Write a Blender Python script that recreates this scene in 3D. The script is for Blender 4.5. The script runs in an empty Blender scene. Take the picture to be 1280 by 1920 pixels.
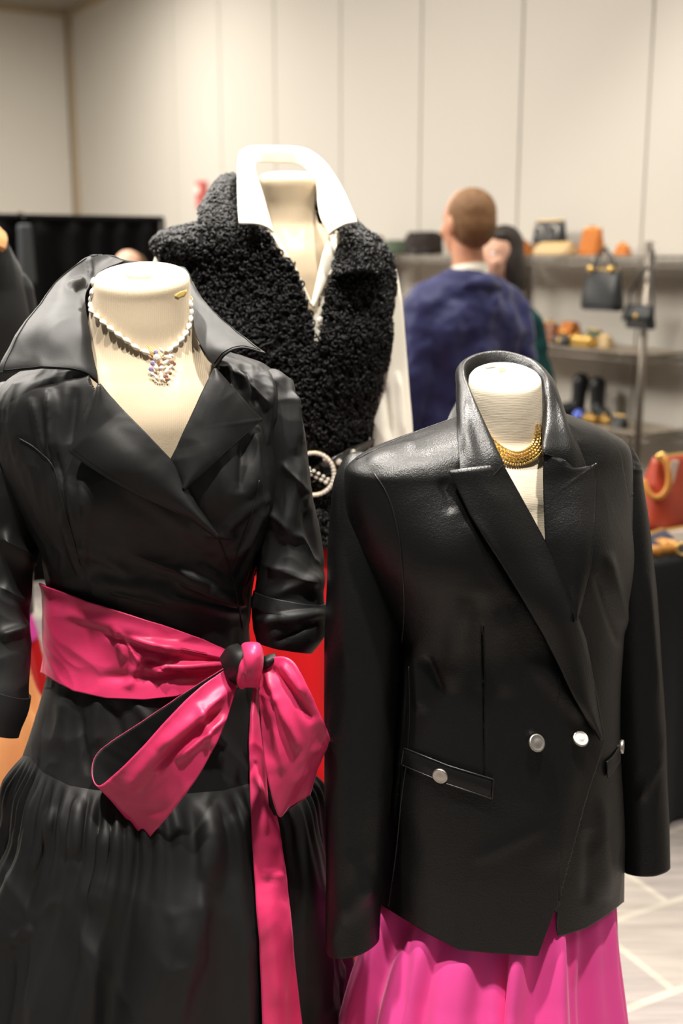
import bpy, bmesh, math, random
import numpy as np
from mathutils import Vector, Matrix
from mathutils.bvhtree import BVHTree

random.seed(7)
RNG = np.random.default_rng(7)
scene = bpy.context.scene
COL = scene.collection

# ------------------------------------------------------------------ camera
F_PX = 2150.0
PITCH = math.radians(12.7)
CAM_Z = 1.55
CP, SP = math.cos(PITCH), math.sin(PITCH)
cam_data = bpy.data.cameras.new('camera')
cam = bpy.data.objects.new('camera', cam_data)
COL.objects.link(cam)
cam.location = (0, 0, CAM_Z)
cam.rotation_euler = (math.pi / 2 - PITCH, 0, 0)
cam_data.sensor_fit = 'HORIZONTAL'
cam_data.sensor_width = 36.0
cam_data.lens = 36.0 * F_PX / 1280.0
cam_data.clip_start = 0.05
cam_data.dof.use_dof = True
cam_data.dof.focus_distance = 1.50
cam_data.dof.aperture_fstop = 4.6
scene.camera = cam

# ------------------------------------------------------------------ world, lights, exposure
world = bpy.data.worlds.new('world')
scene.world = world
world.use_nodes = True
wb = world.node_tree.nodes['Background']
wb.inputs[0].default_value = (0.88, 0.95, 1.0, 1)
wb.inputs[1].default_value = 0.075
scene.view_settings.view_transform = 'Standard'
scene.view_settings.look = 'None'
scene.view_settings.exposure = 0.40
scene.view_settings.gamma = 1.0
scene.view_settings.use_curve_mapping = False
WARM = (1.0, 0.94, 0.86)

def area_light(name, loc, size, power, aim=(0, 0, -1), color=WARM, spread=180):
    l = bpy.data.lights.new(name, 'AREA')
    l.shape = 'RECTANGLE'; l.size = size[0]; l.size_y = size[1]
    l.energy = power; l.color = color; l.spread = math.radians(spread)
    o = bpy.data.objects.new(name, l); COL.objects.link(o)
    o.location = loc
    o.rotation_euler = Vector(aim).to_track_quat('-Z', 'Y').to_euler()
    return o

def spot_light(name, loc, power, aim=(0, 0, -1), angle=70, blend=0.6, radius=0.06, color=WARM):
    l = bpy.data.lights.new(name, 'SPOT')
    l.energy = power; l.color = color; l.spot_size = math.radians(angle); l.spot_blend = blend
    l.shadow_soft_size = radius
    o = bpy.data.objects.new(name, l); COL.objects.link(o)
    o.location = loc
    o.rotation_euler = Vector(aim).to_track_quat('-Z', 'Y').to_euler()
    return o

CEIL = 3.93
# recessed ceiling cans over the displays
def can(loc, power, target, angle=40, radius=.06, blend=.55):
    return spot_light('ceiling_can', loc, power, Vector(target) - Vector(loc), angle, blend, radius)
can((-0.75, 0.95, CEIL - .05), 345, (-0.26, 1.50, 1.15), 48, .06, .9)
can((0.40, 0.75, CEIL - .05), 340, (0.22, 1.45, 1.05), 52, .06, .9)
can((-1.15, 2.75, CEIL - .05), 360, (-0.35, 1.55, 1.25), 44)
can((0.55, 2.95, CEIL - .05), 330, (0.25, 1.50, 1.15), 44)
can((-0.25, 2.05, CEIL - .05), 45, (-0.12, 2.1, 1.4), 44)
can((1.0, 4.0, CEIL - .05), 125, (1.0, 4.4, 1.2), 90)
# flush ceiling light panels
area_light('ceiling_panel', (-3.0, 3.7, CEIL - 0.04), (1.2, 1.2), 190)
area_light('ceiling_panel', (-2.6, 8.6, CEIL - 0.04), (1.2, 1.2), 95)
area_light('ceiling_panel', (-1.5, 5.2, CEIL - 0.04), (1.2, 1.2), 55)
area_light('ceiling_panel', (0.6, 3.0, CEIL - 0.04), (1.2, 1.2), 38)
area_light('ceiling_panel', (2.6, 0.8, CEIL - 0.04), (1.2, 1.2), 26)
area_light('ceiling_panel', (-5.0, 6.0, CEIL - 0.04), (1.2, 1.2), 230)

# ------------------------------------------------------------------ picture <-> place helpers
def P(px, py, D):
    """point on the plane y = D that the photograph shows at (px, py)"""
    u = (px - 640.0) / F_PX; v = (960.0 - py) / F_PX
    k = D / (CP + v * SP)
    return Vector((u * k, D, CAM_Z + k * (v * CP - SP)))

def ground(px, py, z=0.0):
    u = (px - 640.0) / F_PX; v = (960.0 - py) / F_PX
    k = (z - CAM_Z) / (v * CP - SP)
    return Vector((u * k, k * (CP + v * SP), z))

def proj(V):
    V = np.asarray(V, dtype=float)
    x, y, z = V[..., 0], V[..., 1], V[..., 2] - CAM_Z
    zc = y * CP - z * SP
    yc = y * SP + z * CP
    return 640.0 + F_PX * x / zc, 960.0 - F_PX * yc / zc

def mpp(py, D):
    """metres per pixel at picture row py and distance D"""
    v = (960.0 - py) / F_PX
    return D / (CP + v * SP) / F_PX

def hash3(i, j, k):
    n = (i * 374761393 + j * 668265263 + k * 2147483647 * 3 + 1274126177) & 0xFFFFFFFF
    n = ((n ^ (n >> 13)) * 1274126177) & 0xFFFFFFFF
    n = n ^ (n >> 16)
    return (n & 0xFFFF) / 32767.5 - 1.0

def vnoise(p):
    p = np.asarray(p, dtype=float)
    f = np.floor(p); t = p - f; t = t * t * t * (t * (t * 6 - 15) + 10)
    i = f.astype(np.int64)
    out = 0
    for a in (0, 1):
        for b in (0, 1):
            for c in (0, 1):
                w = (t[..., 0] if a else 1 - t[..., 0]) * (t[..., 1] if b else 1 - t[..., 1]) * (t[..., 2] if c else 1 - t[..., 2])
                out = out + w * hash3(i[..., 0] + a, i[..., 1] + b, i[..., 2] + c)
    return out

def crumple(V, scale, seed=0.0, stretch=(1, 1, 1)):
    """crisp folded-cloth relief in about [-1, 1]"""
    p = V * np.array(stretch) * scale + seed
    w = np.stack([vnoise(p * .6 + 11.3), vnoise(p * .6 + 27.1), vnoise(p * .6 + 41.9)], -1)
    q = p + w * 1.1
    r = 1 - 2 * np.abs(vnoise(q))
    r2 = 1 - 2 * np.abs(vnoise(q * 2.1 + 5.0))
    return .7 * r + .3 * r2 - .3

def pchip(xs, ys, xq):
    xs = np.asarray(xs, float); ys = np.asarray(ys, float); xq = np.asarray(xq, float)
    h = np.diff(xs); dl = (ys[1:] - ys[:-1]) / h[:, None] if ys.ndim > 1 else (ys[1:] - ys[:-1]) / h
    if ys.ndim == 1:
        ys = ys[:, None]; dl = dl[:, None]; one = True
    else:
        one = False
    m = np.zeros_like(ys)
    m[0] = dl[0]; m[-1] = dl[-1]
    for i in range(1, len(xs) - 1):
        a, b = dl[i - 1], dl[i]
        w1 = 2 * h[i] + h[i - 1]; w2 = h[i] + 2 * h[i - 1]
        ok = a * b > 0
        with np.errstate(divide='ignore', invalid='ignore'):
            v = (w1 + w2) / (w1 / a + w2 / b)
        m[i] = np.where(ok, v, 0)
    k = np.clip(np.searchsorted(xs, xq, side='right') - 1, 0, len(xs) - 2)
    t = ((xq - xs[k]) / h[k])[:, None]; hk = h[k][:, None]
    r = ((2 * t**3 - 3 * t**2 + 1) * ys[k] + (t**3 - 2 * t**2 + t) * hk * m[k]
         + (-2 * t**3 + 3 * t**2) * ys[k + 1] + (t**3 - t**2) * hk * m[k + 1])
    return r[:, 0] if one else r

def line(*pts):
    xs = [p[0] for p in pts]; ys = [p[1] for p in pts]
    return lambda px: np.interp(px, xs, ys)

def in_poly(px, py, poly):
    px = np.asarray(px); py = np.asarray(py)
    inside = np.zeros(px.shape, bool)
    n = len(poly)
    for i in range(n):
        x1, y1 = poly[i]; x2, y2 = poly[(i + 1) % n]
        c = ((y1 > py) != (y2 > py)) & (px < (x2 - x1) * (py - y1) / (y2 - y1 + 1e-12) + x1)
        inside ^= c
    return inside

# ------------------------------------------------------------------ objects
def tag(o, label=None, cat=None, group=None, kind=None):
    if label: o['label'] = label
    if cat: o['category'] = cat
    if group: o['group'] = group
    if kind: o['kind'] = kind
    return o

def empty(name, loc=(0, 0, 0), label=None, cat=None, group=None):
    o = bpy.data.objects.new(name, None)
    COL.objects.link(o); o.location = loc
    o.empty_display_size = 0.05
    bpy.context.view_layer.update()
    return tag(o, label, cat, group)

def mk(name, verts, faces, mat, parent=None, smooth=True, label=None):
    me = bpy.data.meshes.new(name)
    me.from_pydata([tuple(v) for v in np.asarray(verts, float).reshape(-1, 3)] if len(verts) else [], [], [tuple(int(i) for i in f) for f in faces])
    me.update()
    if smooth:
        me.polygons.foreach_set('use_smooth', [True] * len(me.polygons))
    for m in (mat if isinstance(mat, (list, tuple)) else [mat]):
        me.materials.append(m)
    o = bpy.data.objects.new(name, me)
    COL.objects.link(o)
    if parent is not None:
        o.parent = parent
        o.matrix_parent_inverse = world_inv(parent)
    if label: o['label'] = label
    return o

def world_inv(parent):
    m = Matrix.Translation(parent.location) @ parent.rotation_euler.to_matrix().to_4x4()
    p = parent.parent
    if p is not None:
        m = Matrix.Translation(p.location) @ p.rotation_euler.to_matrix().to_4x4() @ parent.matrix_parent_inverse @ m
    return m.inverted()

def solid(o, t, offset=-1, moff=0, rim=0):
    m = o.modifiers.new('thickness', 'SOLIDIFY')
    m.thickness = t; m.offset = offset
    m.material_offset = moff; m.material_offset_rim = rim
    m.use_even_offset = False
    return o

def bevel(o, w, seg=2):
    m = o.modifiers.new('bevel', 'BEVEL'); m.width = w; m.segments = seg; m.limit_method = 'ANGLE'
    return o

class Grid:
    """rows (top to bottom) x columns of points; closed round when wrap"""
    def __init__(s, V, wrap=True):
        s.V = np.asarray(V, float); s.wrap = wrap
    def copy(s): return Grid(s.V.copy(), s.wrap)
    def normals(s):
        V = s.V
        dr = np.gradient(V, axis=0)
        if s.wrap:
            dc = np.roll(V, -1, 1) - np.roll(V, 1, 1)
        else:
            dc = np.gradient(V, axis=1)
        n = np.cross(dc, dr)
        l = np.linalg.norm(n, axis=-1, keepdims=True)
        n = n / np.maximum(l, 1e-12)
        if s.wrap:
            c = V.mean(axis=1, keepdims=True)
            sgn = np.sign(((V - c) * n).sum(-1).mean())
            n = n * (sgn if sgn != 0 else 1)
        else:
            if n[..., 1].mean() > 0: n = -n
        return n
    def push(s, amount):
        a = np.asarray(amount)
        s.V = s.V + s.normals() * (a[..., None] if a.ndim else a)
        return s
    def band(s, top, bot, n):
        nv, nu = s.V.shape[:2]
        px, py = proj(s.V)
        out = np.zeros((n, nu, 3))
        idx = np.arange(nv)
        for j in range(nu):
            def cross(fn, dflt):
                if fn is None: return dflt
                f = py[:, j] - fn(px[:, j])
                h = np.nonzero(f >= 0)[0]
                if len(h) == 0: return nv - 1.0
                i = h[0]
                if i == 0: return 0.0
                return i - 1 + f[i - 1] / (f[i - 1] - f[i])
            a = cross(top, 0.0); b = cross(bot, nv - 1.0)
            q = np.linspace(a, b, n)
            for k in range(3):
                out[:, j, k] = np.interp(q, idx, s.V[:, j, k])
        return Grid(out, s.wrap)
    def faces(s, drop=None, dmid=None):
        nv, nu = s.V.shape[:2]
        i, j = np.meshgrid(np.arange(nv - 1), np.arange(nu if s.wrap else nu - 1), indexing='ij')
        j2 = (j + 1) % nu
        f = np.stack([i * nu + j, (i + 1) * nu + j, (i + 1) * nu + j2, i * nu + j2], -1).reshape(-1, 4)
        if drop is not None:
            P3 = s.V.reshape(-1, 3)[f].mean(1)
            px, py = proj(P3)
            keep = ~in_poly(px, py, drop)
            if dmid is not None: keep |= P3[:, 1] > dmid
            f = f[keep]
        return f
    def mesh(s, name, mat, parent=None, drop=None, dmid=None, label=None, cap=False):
        f = [tuple(x) for x in s.faces(drop, dmid)]
        nv, nu = s.V.shape[:2]
        if cap:
            f.append(tuple(range(nu))); f.append(tuple((nv - 1) * nu + k for k in range(nu)))
        return mk(name, s.V.reshape(-1, 3), f, mat, parent, True, label)
    def bvh(s):
        return BVHTree.FromPolygons([Vector(v) for v in s.V.reshape(-1, 3)], [tuple(int(i) for i in f) for f in s.faces()])

def sec(py, xl, xr, D, r=0.62, n=2.0, tilt=0.0, dy=0.0):
    a, b = P(xl, py, D), P(xr, py, D)
    return [a.z, (a.x + b.x) / 2, D + dy, (b.x - a.x) / 2, r, n, tilt]

def loft(secs, nu=200, nv=200, yaw=0.0, th=None):
    S = np.array(secs, float)
    d = np.sqrt(np.diff(S[:, 0])**2 + np.diff(S[:, 3])**2 + np.diff(S[:, 1])**2) + 1e-5
    s = np.concatenate([[0], np.cumsum(d)])
    Q = pchip(s, S, np.linspace(0, s[-1], nv))
    t = np.linspace(0, 2 * np.pi, nu, endpoint=False) if th is None else th
    c, sn = np.cos(t), np.sin(t)
    V = np.zeros((nv, nu, 3))
    yw = math.radians(yaw); cy, sy = math.cos(yw), math.sin(yw)
    for k in range(nv):
        z, cx, cyy, w, r, n, tilt = Q[k]
        a = w / math.sqrt(cy * cy + r * r * sy * sy); b = a * r
        X = a * np.sign(c) * np.abs(c)**(2 / n); Y = b * np.sign(sn) * np.abs(sn)**(2 / n)
        V[k, :, 0] = cx + X * cy - Y * sy
        V[k, :, 1] = cyy + X * sy + Y * cy
        V[k, :, 2] = z + (V[k, :, 1] - cyy) * math.tan(math.radians(tilt))
    return Grid(V)

def sleeve(st, nu=90, nv=160):
    """stations (px, py, D, half width px, depth ratio, slant)"""
    C = []; 
    for px, py, D, hw, r, sl in st:
        p = P(px, py, D); m = mpp(py, D)
        C.append([p.x, p.y, p.z, hw * m, r, sl * m])
    C = np.array(C)
    d = np.linalg.norm(np.diff(C[:, :3], axis=0), axis=1)
    s = np.concatenate([[0], np.cumsum(d)])
    Q = pchip(s, C, np.linspace(0, s[-1], nv))
    T = np.gradient(Q[:, :3], axis=0); T /= np.linalg.norm(T, axis=1, keepdims=True)
    X = np.array([1.0, 0, 0])
    S = X - (T @ X)[:, None] * T; S /= np.linalg.norm(S, axis=1, keepdims=True)
    N = np.cross(S, T)
    t = np.linspace(0, 2 * np.pi, nu, endpoint=False)
    c, sn = np.cos(t), np.sin(t)
    V = (Q[:, None, :3] + S[:, None, :] * (Q[:, 3, None, None] * c[None, :, None])
         + N[:, None, :] * ((Q[:, 3] * Q[:, 4])[:, None, None] * sn[None, :, None])
         + T[:, None, :] * (Q[:, 5, None, None] * c[None, :, None]))
    return Grid(V)

def seg_dist(px, py, a, b):
    ax, ay = a; bx, by = b
    L2 = (bx - ax)**2 + (by - ay)**2
    t = ((px - ax) * (bx - ax) + (py - ay) * (by - ay)) / L2
    L = math.sqrt(L2)
    d = ((px - ax) * (by - ay) - (py - ay) * (bx - ax)) / L
    return t, d

def folds(g, items, dmid=None):
    """items: ('r', a, b, width_px, amp) ridge; ('s', a, b, width_px, amp) step (raised on the side left of a->b);
    ('b', centre, radius_px, amp) round bump; amounts in metres"""
    px, py = proj(g.V)
    out = np.zeros(px.shape)
    for it in items:
        if it[0] == 'b':
            _, c, R, amp = it
            rx, ry = R if isinstance(R, tuple) else (R, R)
            out += amp * np.exp(-((px - c[0]) / rx)**2 - ((py - c[1]) / ry)**2)
        else:
            k, a, b, w, amp = it
            t, d = seg_dist(px, py, a, b)
            end = np.clip(np.minimum(t, 1 - t) * 4 + .35, 0, 1) * (np.abs(t - .5) < .59)
            over = np.maximum(np.maximum(-t, t - 1), 0) * math.hypot(b[0] - a[0], b[1] - a[1])
            end = np.clip(1 - over / (2 * w), 0, 1) * np.clip(np.minimum(t, 1 - t) * 3 + .4, 0, 1)
            end = end * end * (3 - 2 * end)
            if k == 'c':
                out += amp * end * np.exp(-np.abs(d) / w) * np.where(d > 0, 1.0, np.exp(-np.abs(d) / (w * 2.0)))
            elif k == 'r':
                out += amp * end * np.exp(-(d / w)**2)
            else:
                out += amp * end / (1 + np.exp(-d / (w * .12))) * np.exp(-np.maximum(d, 0) / w)
    if dmid is not None:
        out = np.where(g.V[..., 1] < dmid, out, 0)
    return g.push(out)

def catmull(A, n):
    A = np.asarray(A, float)
    if len(A) == 2:
        t = np.linspace(0, 1, n)[:, None]
        t = t.reshape((-1,) + (1,) * (A.ndim - 1))
        return A[0] * (1 - t) + A[1] * t
    B = np.concatenate([[2 * A[0] - A[1]], A, [2 * A[-1] - A[-2]]])
    q = np.linspace(0, len(A) - 1, n)
    i = np.minimum(q.astype(int), len(A) - 2)
    t = (q - i).reshape((-1,) + (1,) * (A.ndim - 1))
    p0, p1, p2, p3 = B[i], B[i + 1], B[i + 2], B[i + 3]
    return .5 * (2 * p1 + (p2 - p0) * t + (2 * p0 - 5 * p1 + 4 * p2 - p3) * t**2 + (3 * p1 - p0 - 3 * p2 + p3) * t**3)

def linres(A, n):
    A = np.asarray(A, float)
    q = np.linspace(0, len(A) - 1, n)
    i = np.minimum(q.astype(int), len(A) - 2)
    t = (q - i).reshape((-1,) + (1,) * (A.ndim - 1))
    return A[i] * (1 - t) + A[i + 1] * t

def gridpatch(rows, nr=40, nc=40, lin_r=False, lin_c=False):
    """rows of (px, py, D) control points -> smooth open sheet in the place"""
    A = np.array([[tuple(P(*c)) for c in r] for r in rows], float)
    A = (linres if lin_r else catmull)(A, nr)
    A = np.swapaxes(A, 0, 1)
    A = (linres if lin_c else catmull)(A, nc)
    return Grid(np.swapaxes(A, 0, 1), wrap=False)

CAMV = Vector((0, 0, CAM_Z))
def castD(bvh, px, py, default=None):
    d = (P(px, py, 1.0) - CAMV).normalized()
    h = bvh.ray_cast(CAMV, d)
    return h[0].y if h[0] is not None else default

def wrapped(bvh, edgeA, edgeB, nr=50, nc=30, off=(.008, .008), mid=0.0, lin=True, smooth=4):
    """sheet between two picture outlines, laid on a body and lifted off it towards the viewer"""
    f = linres if lin else catmull
    A = f(np.array(edgeA, float), nr); B = f(np.array(edgeB, float), nr)
    t = np.linspace(0, 1, nc)
    XY = A[:, None, :] * (1 - t)[None, :, None] + B[:, None, :] * t[None, :, None]
    D = np.full((nr, nc), np.nan)
    for i in range(nr):
        for j in range(nc):
            v = castD(bvh, XY[i, j, 0], XY[i, j, 1])
            if v is not None: D[i, j] = v
    if np.isnan(D).any():
        ok = np.argwhere(~np.isnan(D))
        for i, j in np.argwhere(np.isnan(D)):
            k = ((ok - [i, j])**2).sum(1).argmin()
            D[i, j] = D[ok[k][0], ok[k][1]]
    for _ in range(smooth):
        E = np.pad(D, 1, mode='edge')
        D = (E[1:-1, 1:-1] * 2 + E[:-2, 1:-1] + E[2:, 1:-1] + E[1:-1, :-2] + E[1:-1, 2:]) / 6
    o = off[0] * (1 - t) + off[1] * t + mid * np.sin(np.pi * t)
    D = D - o[None, :]
    V = np.zeros((nr, nc, 3))
    for i in range(nr):
        for j in range(nc):
            V[i, j] = P(XY[i, j, 0], XY[i, j, 1], D[i, j])
    return Grid(V, wrap=False)

class MB:
    """collects shapes of one part"""
    def __init__(s): s.v = []; s.f = []
    def add(s, V, Fc):
        b = len(s.v); s.v.extend([tuple(x) for x in V]); s.f.extend([tuple(i + b for i in f) for f in Fc]); return s
    def box(s, c, size, rot=None, taper=1.0):
        x, y, z = (k / 2 for k in size)
        V = [Vector((sx * x * (taper if sz > 0 else 1), sy * y * (taper if sz > 0 else 1), sz * z)) for sz in (-1, 1) for sy in (-1, 1) for sx in (-1, 1)]
        if rot is not None: V = [rot @ v for v in V]
        V = [v + Vector(c) for v in V]
        return s.add(V, [(0, 2, 3, 1), (4, 5, 7, 6), (0, 1, 5, 4), (2, 6, 7, 3), (0, 4, 6, 2), (1, 3, 7, 5)])
    def tube(s, pts, r, n=8, closed=False, cap=True):
        pts = [Vector(p) for p in pts]; m = len(pts)
        rr = r if isinstance(r, (list, tuple)) else [r] * m
        V = []; prev = None
        for i, p in enumerate(pts):
            a = pts[(i - 1) % m] if (closed or i > 0) else p
            b = pts[(i + 1) % m] if (closed or i < m - 1) else p
            t = (b - a).normalized()
            if prev is None:
                u = t.orthogonal().normalized()
            else:
                u = (prev - prev.dot(t) * t)
                u = u.normalized() if u.length > 1e-6 else t.orthogonal().normalized()
            prev = u; w = t.cross(u)
            for k in range(n):
                an = 2 * math.pi * k / n
                V.append(p + (u * math.cos(an) + w * math.sin(an)) * rr[i])
        Fc = []
        for i in range(m if closed else m - 1):
            for k in range(n):
                i2 = (i + 1) % m
                Fc.append((i * n + k, i * n + (k + 1) % n, i2 * n + (k + 1) % n, i2 * n + k))
        if cap and not closed:
            Fc.append(tuple(reversed(range(n)))); Fc.append(tuple((m - 1) * n + k for k in range(n)))
        return s.add(V, Fc)
    def lathe(s, prof, c=(0, 0, 0), n=24, rot=None, sx=1.0, sy=1.0):
        V = []; Fc = []
        for r, z in prof:
            for k in range(n):
                a = 2 * math.pi * k / n
                v = Vector((r * math.cos(a) * sx, r * math.sin(a) * sy, z))
                if rot is not None: v = rot @ v
                V.append(v + Vector(c))
        for i in range(len(prof) - 1):
            for k in range(n):
                Fc.append((i * n + k, i * n + (k + 1) % n, (i + 1) * n + (k + 1) % n, (i + 1) * n + k))
        Fc.append(tuple(reversed(range(n)))); Fc.append(tuple((len(prof) - 1) * n + k for k in range(n)))
        return s.add(V, Fc)
    def ball(s, c, r, n=14, rot=None):
        rx, ry, rz = (r, r, r) if not isinstance(r, (tuple, list)) else r
        pr = [(math.sin(math.pi * i / n) if 0 < i < n else .02, -math.cos(math.pi * i / n)) for i in range(n + 1)]
        V = []; Fc = []; m = n + 2
        for a, z in pr:
            for k in range(m):
                an = 2 * math.pi * k / m
                v = Vector((a * math.cos(an) * rx, a * math.sin(an) * ry, z * rz))
                if rot is not None: v = rot @ v
                V.append(v + Vector(c))
        for i in range(n):
            for k in range(m):
                Fc.append((i * m + k, i * m + (k + 1) % m, (i + 1) * m + (k + 1) % m, (i + 1) * m + k))
        Fc.append(tuple(reversed(range(m)))); Fc.append(tuple(n * m + k for k in range(m)))
        return s.add(V, Fc)
    def limb(s, pts, radii, flat=1.0, n=16, sub=6):
        """tapered limb with round ends"""
        A = np.array([tuple(p) + (r,) for p, r in zip(pts, radii)], float)
        L = np.concatenate([[0], np.cumsum(np.linalg.norm(np.diff(A[:, :3], axis=0), axis=1))])
        Q = pchip(L, A, np.linspace(0, L[-1], sub * (len(pts) - 1) + 1))
        s.tube([q[:3] for q in Q], [float(q[3]) for q in Q], n)
        s.ball(pts[0], radii[0], 8); s.ball(pts[-1], radii[-1], 8)
        return s
    def build(s, name, mat, parent=None, smooth=True, label=None, remesh=None, bev=None):
        o = mk(name, s.v, s.f, mat, parent, smooth, label)
        if remesh:
            m = o.modifiers.new('skin', 'REMESH'); m.mode = 'VOXEL'; m.voxel_size = remesh; m.use_smooth_shade = True
            m2 = o.modifiers.new('soft', 'SMOOTH'); m2.factor = .5; m2.iterations = 6
        if bev: bevel(o, bev)
        return o

def copy_tree(o, parent=None, pinv=None):
    c = o.copy(); COL.objects.link(c); c.parent = parent
    for ch in [x for x in bpy.data.objects if x.parent == o]:
        copy_tree(ch, c)
    return c

# ------------------------------------------------------------------ materials
def srgb(r, g, b):
    f = lambda c: (c / 255 / 12.92) if c <= 10 else ((c / 255 + .055) / 1.055)**2.4
    return (f(r), f(g), f(b), 1)

def mat(name, col, rough=.6, metal=0.0, spec=.5, sheen=0.0, sheen_rough=.4, bumps=(), vary=None, coat=0.0, sub=0.0, aniso=0.0, emit=None, trans=0.0):
    m = bpy.data.materials.new(name); m.use_nodes = True
    nt = m.node_tree; b = nt.nodes['Principled BSDF']
    b.inputs['Base Color'].default_value = col
    b.inputs['Roughness'].default_value = rough
    b.inputs['Metallic'].default_value = metal
    b.inputs['Specular IOR Level'].default_value = spec
    if sheen:
        b.inputs['Sheen Weight'].default_value = sheen; b.inputs['Sheen Roughness'].default_value = sheen_rough
    if coat: b.inputs['Coat Weight'].default_value = coat; b.inputs['Coat Roughness'].default_value = .15
    if sub:
        b.inputs['Subsurface Weight'].default_value = sub; b.inputs['Subsurface Radius'].default_value = (.01, .006, .004)
    if trans: b.inputs['Transmission Weight'].default_value = trans
    if aniso: b.inputs['Anisotropic'].default_value = aniso
    if emit: b.inputs['Emission Color'].default_value = emit[0]; b.inputs['Emission Strength'].default_value = emit[1]
    tc = nt.nodes.new('ShaderNodeTexCoord')
    if vary:
        scale, amt, col2 = vary
        nz = nt.nodes.new('ShaderNodeTexNoise'); nz.inputs['Scale'].default_value = scale; nz.inputs['Detail'].default_value = 4
        nt.links.new(tc.outputs['Object'], nz.inputs['Vector'])
        mx = nt.nodes.new('ShaderNodeMix'); mx.data_type = 'RGBA'
        rp = nt.nodes.new('ShaderNodeMapRange'); rp.inputs[1].default_value = .35; rp.inputs[2].default_value = .65
        rp.inputs[3].default_value = 0; rp.inputs[4].default_value = amt
        nt.links.new(nz.outputs['Fac'], rp.inputs[0]); nt.links.new(rp.outputs[0], mx.inputs[0])
        mx.inputs[6].default_value = col; mx.inputs[7].default_value = col2
        nt.links.new(mx.outputs[2], b.inputs['Base Color'])
    last = None
    for kind, scale, strength, dist in bumps:
        mp = nt.nodes.new('ShaderNodeMapping')
        nt.links.new(tc.outputs['Object'], mp.inputs['Vector'])
        if kind == 'noise':
            tx = nt.nodes.new('ShaderNodeTexNoise'); tx.inputs['Scale'].default_value = 1; tx.inputs['Detail'].default_value = 3
            out = 'Fac'
        elif kind == 'cells':
            tx = nt.nodes.new('ShaderNodeTexVoronoi'); tx.inputs['Scale'].default_value = 1; out = 'Distance'
        else:
            tx = nt.nodes.new('ShaderNodeTexWave'); tx.inputs['Scale'].default_value = 1; tx.inputs['Distortion'].default_value = .6
            tx.bands_direction = 'X' if kind == 'ribx' else 'Z'; out = 'Fac'
        mp.inputs['Scale'].default_value = scale if isinstance(scale, tuple) else (scale,) * 3
        nt.links.new(mp.outputs[0], tx.inputs['Vector'])
        bp = nt.nodes.new('ShaderNodeBump'); bp.inputs['Strength'].default_value = strength; bp.inputs['Distance'].default_value = dist
        nt.links.new(tx.outputs[out], bp.inputs['Height'])
        if last is not None: nt.links.new(last.outputs[0], bp.inputs['Normal'])
        last = bp
    if last is not None: nt.links.new(last.outputs[0], b.inputs['Normal'])
    return m

M = {}
M['jersey'] = mat('cream_jersey', srgb(200, 183, 157), .85, spec=.15, sheen=.1, bumps=(('ribx', 130, .28, .0005), ('noise', 500, .35, .0005)), vary=(9, .35, srgb(188, 168, 140)))
M['jersey_plain'] = mat('cream_muslin', srgb(222, 210, 188), .85, spec=.15, bumps=(('ribz', 150, .15, .0004), ('noise', (60, 60, 300), .3, .0010)), vary=(12, .3, srgb(210, 194, 168)))
M['foam'] = mat('yellowed_foam', srgb(222, 190, 112), .9, spec=.1, bumps=(('noise', 300, .6, .001),))
M['taffeta'] = mat('black_taffeta', srgb(18, 18, 18), .57, spec=.45, bumps=(('noise', (1500, 1500, 400), .25, .0004), ('noise', (90, 90, 40), .12, .0015)))
M['thread'] = mat('black_thread', srgb(14, 14, 14), .7, spec=.2)
M['leather'] = mat('black_leather', srgb(12, 12, 12), .38, spec=.45, bumps=(('cells', 650, .28, .0008), ('noise', 260, .35, .0009)))
M['leather_edge'] = mat('black_leather_piping', srgb(26, 25, 24), .32, spec=.5)
M['silk'] = mat('magenta_silk', srgb(226, 54, 106), .42, spec=.45, sheen=.05, bumps=(('noise', (40, 40, 900), .15, .0005), ('noise', 60, .15, .0015)), vary=(30, .35, srgb(232, 70, 122)))
M['pink'] = mat('hot_pink_crepe', srgb(252, 82, 168), .7, spec=.25, sheen=.12, bumps=(('noise', 900, .2, .0004),))
M['red'] = mat('red_crepe', srgb(196, 18, 24), .7, spec=.2, sheen=.1, bumps=(('noise', 600, .2, .0005),))
M['fuchsia'] = mat('fuchsia_crepe', srgb(226, 70, 180), .7, spec=.2, sheen=.1)
M['tan'] = mat('tan_crepe', srgb(206, 152, 96), .75, spec=.2, sheen=.1, bumps=(('noise', 500, .2, .0005),))
M['charcoal'] = mat('charcoal_wool', srgb(44, 46, 46), .85, spec=.2, sheen=.15, bumps=(('noise', 400, .4, .001),))
M['lamb'] = mat('black_curly_lamb', srgb(9, 9, 9), .48, spec=.34)
M['lamb_skin'] = mat('black_lamb_base', srgb(9, 9, 9), .8, spec=.2)
M['white'] = mat('ivory_cotton', srgb(244, 238, 222), .8, spec=.2, bumps=(('noise', 700, .2, .0004),))
M['gold'] = mat('polished_gold', srgb(236, 196, 112), .34, metal=.8)
M['old_gold'] = mat('antique_gold', srgb(196, 158, 92), .3, metal=1.0)
M['silver'] = mat('brushed_steel', srgb(206, 200, 192), .4, metal=1.0)
M['chrome'] = mat('chrome_wire', srgb(140, 132, 122), .38, metal=1.0)
M['milk'] = mat('milk_glass', srgb(244, 238, 226), .18, spec=.6, sub=.2)
M['violet'] = mat('violet_crystal', srgb(168, 152, 200), .08, spec=.9, coat=.6)
M['smoke'] = mat('smoky_crystal', srgb(150, 112, 96), .1, spec=.9, coat=.6)
M['rhinestone'] = mat('rhinestone', srgb(244, 236, 220), .18, metal=.3, spec=.9)
M['patent'] = mat('black_patent', srgb(16, 16, 16), .15, spec=.7)
M['steel_dark'] = mat('dark_stand_steel', srgb(60, 58, 55), .45, metal=.8)
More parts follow.
